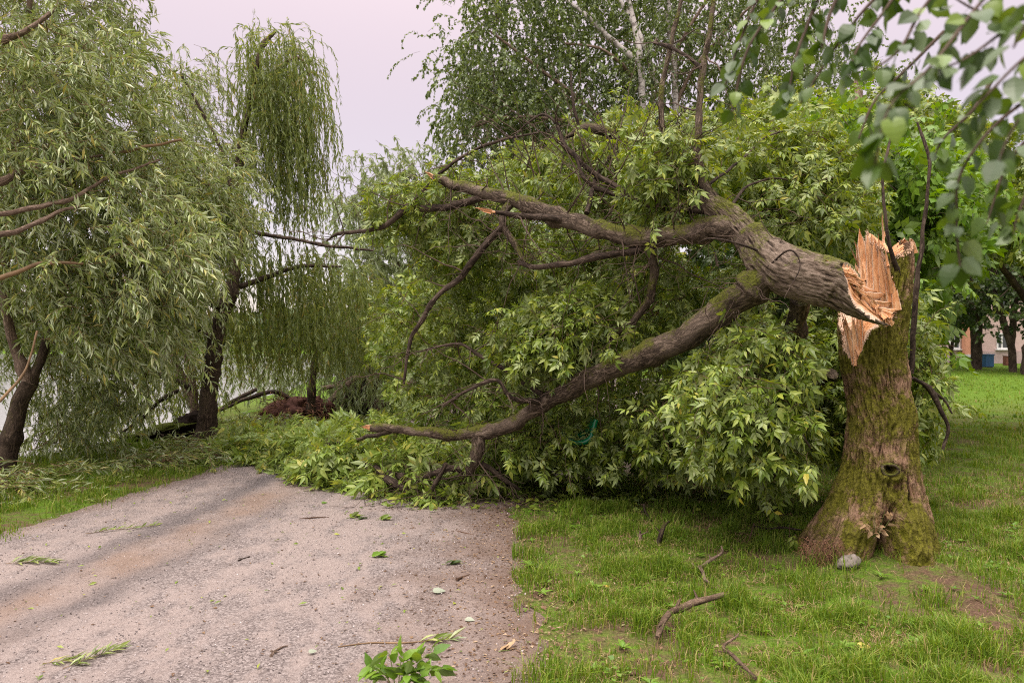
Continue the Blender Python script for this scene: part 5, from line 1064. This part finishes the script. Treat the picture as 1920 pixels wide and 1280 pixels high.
# far bank of the lake: one long belt of woods
rng = np.random.default_rng(95); K = 26000; x = -330+380*rng.random(K); d = 165+60*rng.random(K); h = (5+5*(.5+.5*fbm(np.stack([x*.05, d*.02, 0*x], -1), 3)))*np.sqrt(rng.random(K))
mb = MB(); stamp(mb, leaf_rhomb(.7), np.stack([x, d, h-.2], -1), rng.normal(size=(K, 3)), rng.normal(size=(K, 3)), 1.3+1.2*rng.random(K))
tag(mb.build('far_woods', M['lime'], None, smooth=False), kind='stuff')
rng = np.random.default_rng(96); K = 9000; x = -10+90*rng.random(K); d = 62+16*rng.random(K); h = 9*np.sqrt(rng.random(K))*(.7+.3*perlin(np.stack([x*.1, 0*x, 0*x], -1)))
mb = MB(); stamp(mb, leaf_rhomb(.7), np.stack([x, d, h-.2], -1), rng.normal(size=(K, 3)), rng.normal(size=(K, 3)), .8+.6*rng.random(K))
tag(mb.build('park_woods', M['lime'], None, smooth=False), kind='stuff')

# ---------------------------------------------------------------- branch hanging into view overhead
ov = empty('overhanging_branch', W(1930, -80, 1.6), 'grey green birch branch hanging into view overhead, close and out of focus', 'branch')
rng = np.random.default_rng(101)
LP = [leaf_mesh('birch_leaf', leaf_oval(w, 5, 1.0, c, .12, .05, .32), M['poplar']) for w, c in ((.36, .2), (.40, .35), (.33, .1))]
ST = [
 ([(1520, -70, 1.75), (1450, 20, 1.72), (1400, 100, 1.7), (1372, 210, 1.7)], 1.0), ([(1560, -70, 1.8), (1520, 30, 1.78), (1490, 110, 1.75), (1475, 200, 1.75)], 1.0),
 ([(1480, -80, 1.75), (1420, 0, 1.75), (1390, 70, 1.75), (1360, 160, 1.75)], .9), ([(1600, -70, 1.75), (1560, 20, 1.72), (1540, 90, 1.7)], .8),
 ([(1700, -60, 1.5), (1620, 20, 1.5), (1560, 100, 1.55), (1500, 195, 1.6)], 1.0), ([(1720, -70, 1.5), (1660, 20, 1.48), (1610, 90, 1.45), (1590, 150, 1.45)], 1.0),
 ([(1800, -70, 1.35), (1730, 20, 1.33), (1690, 90, 1.3), (1640, 130, 1.3)], .9), ([(1900, -70, 1.2), (1810, 40, 1.15), (1740, 130, 1.1), (1670, 200, 1.05), (1640, 310, 1.05)], 1.0),
 ([(1960, -20, 1.15), (1880, 60, 1.15), (1810, 110, 1.12), (1760, 130, 1.1)], 1.0), ([(1990, 60, 1.1), (1920, 110, 1.1), (1860, 170, 1.1), (1800, 230, 1.1)], .9),
 ([(2000, 140, 1.3), (1920, 190, 1.3), (1850, 250, 1.3), (1800, 330, 1.3), (1795, 420, 1.3), (1800, 500, 1.3)], 1.0), ([(2000, 220, 1.4), (1930, 260, 1.4), (1880, 330, 1.4), (1850, 420, 1.4)], 1.0),
 ([(2000, -40, 1.0), (1940, 20, 1.0), (1900, 90, 1.0)], .8), ([(2000, 300, 1.3), (1940, 340, 1.3), (1910, 400, 1.3), (1900, 440, 1.3)], .9), ([(1980, 20, 1.25), (1900, 40, 1.25), (1830, 20, 1.25), (1780, -10, 1.25)], .9),
 ([(1990, 180, 1.05), (1930, 200, 1.05), (1890, 260, 1.05), (1870, 310, 1.05)], .8), ([(1860, 150, 1.6), (1820, 210, 1.6), (1770, 260, 1.6), (1750, 300, 1.6)], .6), ([(1770, 60, 1.7), (1700, 130, 1.7), (1640, 190, 1.7), (1610, 260, 1.7)], .6)]
mains = [([(2060, -120, 1.4), (1960, -60, 1.35), (1860, -70, 1.4), (1700, -80, 1.55), (1520, -85, 1.75)], [9, 8, 7, 5, 3]), ([(2080, 60, 1.2), (2010, 10, 1.15), (1960, -40, 1.2)], [8, 6, 4]), ([(2080, 300, 1.3), (2010, 250, 1.3), (1990, 170, 1.3), (1990, 60, 1.2)], [7, 6, 5, 4])]
for i, (p, r) in enumerate(mains): limb(ov, p, r, 'bark_dark', 'branch', 8, .07, 400+i)
pos, dr, up, sc = [], [], [], []
for i, (p, den) in enumerate(ST):
    P = limb(ov, p, [4.2, 3.2, 2.4, 1.4], 'twig_dark', 'twig', 6, .08, 420+i); 
    Ls = np.linalg.norm(np.diff(P, axis=0), axis=1).sum(); n = int(Ls/.0125*den)
    t_ = (np.arange(n)+rng.random(n)*.6)/n*.97+.03; f = np.clip(t_*(len(P)-1), 0, len(P)-1.01); k = f.astype(int); q = P[k]*(1-(f-k))[:, None]+P[k+1]*(f-k)[:, None]
    T = nrm(P[k+1]-P[k]); sd = nrm(np.cross(T, rng.normal(size=(n, 3)))); a = (.7+.7*rng.random(n))[:, None]
    pos.append(q); dr.append(nrm(T*np.cos(a)+sd*np.sin(a)+np.array([0, 0, -.75]))); up.append(np.array([0, -.5, .6])+.7*rng.normal(size=(n, 3))); sc.append(.037*(.65+.6*rng.random(n)))
pos, dr, up, sc = map(np.concatenate, (pos, dr, up, sc))
k = np.nonzero(in_view(pos, 1010, 690))[0]; kk = k[np.argsort(np.linalg.norm(pos[k], axis=1)/sc[k])]; k = kk[:300]; leaf_objects(ov, LP, pos, dr, up, sc, k)
k = kk[300:]
if len(k):
    mb = MB(); stamp(mb, leaf_oval(.36, 5, 1.0, .2, .12, .05, .32), pos[k], dr[k], up[k], sc[k]); tag(mb.build('foliage', M['poplar'], ov, smooth=False), kind='stuff')

# ---------------------------------------------------------------- seedlings
def seedling(loc, lab, stems, size, m, seed, per=5, tm=None, nm='seedling', cat='plant'):
    o = empty(nm, loc, lab, cat); rng = np.random.default_rng(seed); mb = MB(); PP = []
    for P in stems: PP.append(spline(np.array(P, float), 8))
    P = np.stack(PP); thin_tubes(mb, P, np.full(len(P), .004*size/.09), np.full(len(P), .0012)); mb.build('stem', M['twig_green'], o)
    pos, dr, up = leaves_on(rng, P, per, 1.0, .3, .1); sc = size*(.7+.5*rng.random(len(pos)))
    me = [leaf_mesh('seedling_leaf', tm or leaf_oval(.26, 5, 1., .25, .12, .05, .15), M[m])]; leaf_objects(o, me, pos, dr, up, sc, range(len(pos)))
g = WG(745, 1330); rs = np.random.default_rng(110)
seedling(g, 'bright green leafy sapling at the bottom edge of the gravel path', [[g, g+np.array([a*.3, b*.3, .13]), g+np.array([a*.7, b*.7, .20+c]), g+np.array([a, b, .21+c])] for a, b, c in ((-.12, 0, -.02), (-.05, .02, .03), (.02, .03, .01), (.09, .02, .0), (.16, .04, .02), (.05, -.04, -.04), (-.14, .05, -.05), (.20, .0, -.03), (.12, -.04, -.06))], .075, 'mid', 1, 10)
g = surf(1640, 985, .01)
seedling(g, 'tiny yellowish seedling growing from the mossy foot of the trunk', [[g, g+np.array([a*.4, -.05, .06]), g+np.array([a, -.07, h])] for a, h in ((-.10, .13), (-.03, .19), (.05, .21), (.10, .17), (.02, .12), (-.06, .07))], .05, 'dry', 2, 6)

# ---------------------------------------------------------------- things lying about
def stick(pts, r, lab, m='bark_stick', grp='broken sticks on the ground', nm='stick', n=9, h=None, seed=0, fork=None):
    """pts in photo pixels on the ground; h heights above it"""
    h = h or [0.012]*len(pts); P = [WG(p[0], p[1], a) for p, a in zip(pts, h)]
    P = [np.array([q[0], q[1], q[2]+float(gz(q[0], q[1]))]) for q in P]
    o = empty(nm, P[0], lab, 'stick', grp); mb = MB(); rr = [a*q[1]/F for a, q in zip(r, P)]
    if len(P) > 2: P = [q+np.random.default_rng(seed*9+j).normal(size=3)*np.array([.012, .012, .004]) for j, q in enumerate(P)]
    tube(mb, P, [a*.78 for a in rr], n, 3*len(P)+2, .2, seed)
    for j in range(len(P)-2):
        q = np.asarray(P[j+1]); v_ = np.random.default_rng(seed*5+j).normal(size=3)*np.array([1, 1, .3]); v_[2] = abs(v_[2]); v_ = nrm(v_)*rr[j+1]*5; tube(mb, [q, q+v_*.6, q+v_], [rr[j+1]*.45, rr[j+1]*.3, rr[j+1]*.15], 6, 7, .1, seed+j)
    if fork is not None:
        h2 = fork[2] if len(fork) > 2 else [.012]*len(fork[0])
        P2 = [WG(p[0], p[1], a) for p, a in zip(fork[0], h2)]; tube(mb, P2, [a*q[1]/F for a, q in zip(fork[1], P2)], n, 14, .12, seed+5)
    mb.build('wood', M[m], o, attr='bark_co'); return o
stick([(1236, 1192), (1252, 1160), (1266, 1148), (1310, 1128), (1360, 1110)], [6, 8, 7.5, 7, 6], 'thick bent brown stick lying in the grass, largest of the sticks', seed=1, h=[.05, .085, .085, .08, .075])
stick([(1298, 1054), (1312, 1062), (1335, 1048), (1354, 1034), (1356, 1020)], [2.5, 4, 3.5, 3, 2], 'pale forked twig curling up out of the grass', 'bark_pale', seed=2, h=[.05, .05, .07, .09, .11], fork=([(1312, 1062), (1320, 1080), (1330, 1092)], [3.5, 3, 2.5], [.05, .05, .04]))
stick([(1218, 974), (1213, 955), (1208, 942)], [3, 3, 2.5], 'short dark twig stuck upright in the grass', 'bark_dark', seed=3, h=[.0, .08, .13])
stick([(1236, 1018), (1238, 996), (1240, 984), (1254, 974)], [6, 5, 4.5, 3], 'mossy yellowish stub of branch standing in the grass', 'bark_willow', seed=4, h=[.0, .09, .13, .16])
stick([(1204, 1012), (1203, 1000), (1202, 990)], [4, 3.5, 1.5], 'pale splintered stake end in the grass', 'bark_pale', seed=5, h=[0, .04, .08])
stick([(1416, 988), (1440, 992), (1470, 996), (1502, 1002)], [2, 2.5, 2.5, 2], 'long thin dark twig running to the foot of the trunk', 'bark_dark', seed=6, h=[.06, .06, .07, .06])
stick([(1398, 1022), (1408, 1002), (1417, 984)], [1.5, 2, 1.5], 'thin brown twig leaning up beside the dark twig', 'twig', seed=7, h=[.02, .06, .10])
stick([(1422, 1280), (1396, 1250), (1366, 1226), (1360, 1214), (1384, 1198), (1382, 1188)], [4, 4, 4, 4, 3, 2], 'crooked brown twig at the lower edge of the lawn', 'bark_stick', seed=8, h=[.05, .05, .06, .07, .08, .08])
stick([(1170, 1262), (1192, 1270), (1206, 1274)], [3, 3, 2], 'short reddish twig in the grass near the lower edge', 'twig', seed=9)
stick([(501, 1228), (512, 1221), (520, 1216)], [4, 4.5, 3], 'short stubby stick on the gravel', 'bark_pale', seed=10, fork=([(512, 1221), (530, 1212), (540, 1210)], [2, 1.5, 1]))
stick([(634, 1211), (700, 1205), (760, 1202), (800, 1206)], [1.5, 2, 2, 1.2], 'long straw coloured stalk behind the sapling on the path', 'twig_orange', seed=11)
stick([(438, 1052), (452, 1048), (468, 1044)], [1.6, 1.8, 1.2], 'thin dark twig alone on the gravel', 'bark_dark', seed=12)
stick([(854, 994), (870, 998), (890, 1002)], [1.5, 1.5, 1], 'fine curved twig on the gravel near the lawn', 'twig', seed=13)
stick([(856, 1088), (872, 1080), (880, 1074)], [3, 3, 1.5], 'short brown twig on the right of the gravel', 'twig', seed=14)
stick([(560, 972), (590, 970), (620, 968)], [1, 1.2, .8], 'very fine reddish twig on the gravel', 'twig', seed=15)
stick([(1110, 868), (1150, 880), (1178, 892), (1196, 893)], [3, 5, 5, 4], 'dark dead bough on bare soil under the crown', 'bark_dark', seed=16, h=[.16, .06, .03, .02])
stick([(930, 880), (950, 900), (975, 912)], [5, 5, 3], 'dark broken bough by the propping limb', 'bark_dark', seed=17, h=[.12, .04, .02])
stick([(1020, 872), (1060, 880), (1120, 884)], [3, 3, 2], 'thin dead branch under the hanging leaves', 'bark_dark', seed=18, h=[.04, .03, .02])
stick([(1236, 1140), (1240, 1142), (1250, 1144)], [1, 1, 1], 'stubby straw lying by the thick stick', 'twig_orange', seed=19)

def sprig(px, py, lab, n, size, m, ang, Ls, seed, tm, tw='twig_green', droop=0.0):
    g = WG(px, py); g[2] = .014; o = empty('leafy_sprig', g, lab, 'sprig', 'torn off sprigs on the path'); rng = np.random.default_rng(seed)
    d = np.array([math.cos(ang), math.sin(ang), .15]); P = arcs(rng, g[None], d[None], np.array([Ls]), 9, .3, .12); P[..., 2] = np.maximum(P[..., 2], .013)
    mb = MB(); thin_tubes(mb, P, [.0028], [.0012]); mb.build('stem', M[tw], o)
    pos, dr, up = leaves_on(rng, P, n, .8, .1, .0); dr[:, 2] = np.abs(dr[:, 2])*.5+.06; up = np.array([0, 0, 1.])+.4*rng.normal(size=up.shape)
    leaf_objects(o, [leaf_mesh('sprig_leaf', tm, M[m])], pos, dr, up, size*(.7+.5*rng.random(n)), range(n))
TS = leaf_oval(.22, 5, 1., .2, .14, .08, .1); TWS = leaf_narrow(.1)
sprig(650, 974, 'dark green leaf sprig on the gravel, leftmost of the three in a row', 8, .085, 'maple', .4, .10, 1, TS)
sprig(668, 978, 'curled dark leaf sprig, middle of the three in a row on the gravel', 6, .08, 'lime', .9, .09, 2, TS)
sprig(705, 977, 'flat grey green leaf sprig, right one of the three in a row', 5, .085, 'maple', .1, .09, 3, TS)
sprig(692, 1046, 'fresh green five leaved sprig alone in the middle of the gravel', 7, .085, 'mid', .3, .09, 4, TS)
sprig(828, 1061, 'single dark leaf cluster on the right of the gravel', 3, .085, 'lime', .1, .08, 5, TS)
sprig(160, 1003, 'dried willow sprig with long stem on the left of the gravel', 22, .09, 'willow', .45, .55, 6, TWS, 'twig_orange')
sprig(10, 1060, 'bundle of pale willow leaves at the left edge of the gravel', 34, .10, 'willow', .15, .34, 7, TWS, 'twig_orange')
sprig(118, 1258, 'wilted willow sprig with a curled reddish stalk near the bottom left', 30, .085, 'willow', 1.0, .28, 8, TWS, 'twig_orange')
sprig(80, 1248, 'small pale tuft of willow leaves beside the curled stalk', 12, .08, 'willow', .2, .16, 9, TWS, 'twig_orange')
sprig(775, 1208, 'withered grey willow leaves lying behind the sapling', 12, .10, 'willow', .2, .22, 10, TWS, 'twig_orange')
sprig(1370, 978, 'limp dark leaf cluster in the grass left of the trunk', 7, .10, 'maple', .2, .14, 11, TS)
sprig(935, 1226, 'pale crumpled leaf at the edge of the lawn and gravel', 3, .07, 'dry', .3, .06, 12, TS)
sprig(150, 942, 'little willow sprig on the left verge', 14, .09, 'willow', .2, .3, 13, TWS, 'twig_orange')
def dropleaf(px, py, lab, size, m, seed, a):
    g = WG(px, py); g[2] = .02+float(gz(g[0], g[1])); o = empty('fallen_leaf', g, lab, 'leaf', 'single fallen leaves'); 
    leaf_objects(o, [leaf_mesh('fallen_leaf', leaf_oval(.40, 6, 1., .12, .1, .05, .2), M[m])], np.array([g]), np.array([[math.cos(a), math.sin(a), .06]]), np.array([[.1, -.2, 1.]]), [size], [0], 'blade')
M['paleleaf'] = leaf_mat('pale leaf underside', [(0, (.26, .30, .22)), (1, (.36, .38, .29))], (.3, .33, .26), .2)
M['yellowleaf'] = leaf_mat('yellow leaf', [(0, (.5, .36, .06)), (1, (.62, .5, .12))], (.5, .42, .2), .25)
for a in ((806, 1114, 'pale silvery leaf flat on the gravel', .085, 'paleleaf', 1, .2), (1325, 994, 'light green leaf flat in the grass', .10, 'mid', 2, .3), (1604, 1222, 'yellow leaf in the grass in front of the trunk', .07, 'yellowleaf', 3, .1), (868, 1166, 'pale green curled leaf by the gravel edge', .06, 'paleleaf', 4, -.3), (1238, 1078, 'small white leaf in the grass beyond the forked twig', .04, 'paleleaf', 5, 1.), (8, 942, 'white backed leaf in the verge at the left frame edge', .08, 'paleleaf', 6, 1.3), (600, 946, 'small green leaf on the gravel by the fallen crown', .06, 'mid', 7, .2), (575, 1230, 'tiny pale leaf on the gravel', .045, 'paleleaf', 8, .5), (1132, 1104, 'small yellow leaf in the grass by the thick stick', .04, 'yellowleaf', 9, .5)):
    dropleaf(*a)
# stone by the trunk
g = WG(1591, 1074); r = np.random.default_rng(5); u = np.linspace(0, math.pi, 18)[:, None]; w = np.linspace(0, 2*math.pi, 29)[None, :-1]
V = np.stack([np.sin(u)*np.cos(w), np.sin(u)*np.sin(w), np.cos(u)+0*w], -1); V = V*np.array([.082, .06, .05])*(1+.22*fbm(V*1.4+2, 3))[..., None]
a = .35; V = V@np.array([[math.cos(a), 0, math.sin(a)], [0, 1, 0], [-math.sin(a), 0, math.cos(a)]])
M['stone'] = simple('grey stone', (.19, .165, .14), .9, .2, .4, 30)
mb = MB(); mb.add(V+np.array([g[0], g[1], .075]), grid_faces(18, 28)); tag(mb.build('stone', M['stone'], None, origin=(g[0], g[1], .03)), 'pale grey rounded stone half sunk in soil before the trunk', 'stone')
# glossy green plastic showing through the leaves
gp, t = mat('green plastic'); finish(t, (.003, .17, .062), .18, None, .01, .6); M['plastic'] = gp
GD = 7.15; ob = empty('plastic_seat', WG(1095, 860), 'glossy bright green bent plastic piece showing through leaves under the lower limb', 'plastic seat')
mb = MB(); tube(mb, [W(1118, 786, GD), W(1112, 806, GD), (W(1106, 820, GD)), W(1096, 829, GD), W(1082, 829, GD), W(1066, 824, GD)], [.022, .027, .028, .026, .024, .018], 12, 26, .01, 1); mb.build('tube', M['plastic'], ob)
P = spline([W(1050, 814, GD+.1), W(1072, 818, GD+.06), W(1090, 818, GD+.02), W(1104, 808, GD+.02), W(1116, 788, GD+.02)], 22); off = np.linspace(-.01, .22, 8)
V = P[:, None]+np.stack([0*off, off*.9, .03*np.sin(off*9)], -1)[None]+0*P[:, None]; V2 = V+np.array([0, 0, .012])
mb = MB(); mb.add(V2, grid_faces(22, 8, False)); mb.add(V, grid_faces(22, 8, False)[:, ::-1]); mb.build('shell', M['plastic'], ob)
mb = MB(); tube(mb, [WG(1096, 868), W(1094, 830, GD)], [.018, .018], 8, 6, .0, 2); mb.build('post', M['greybox'], ob)
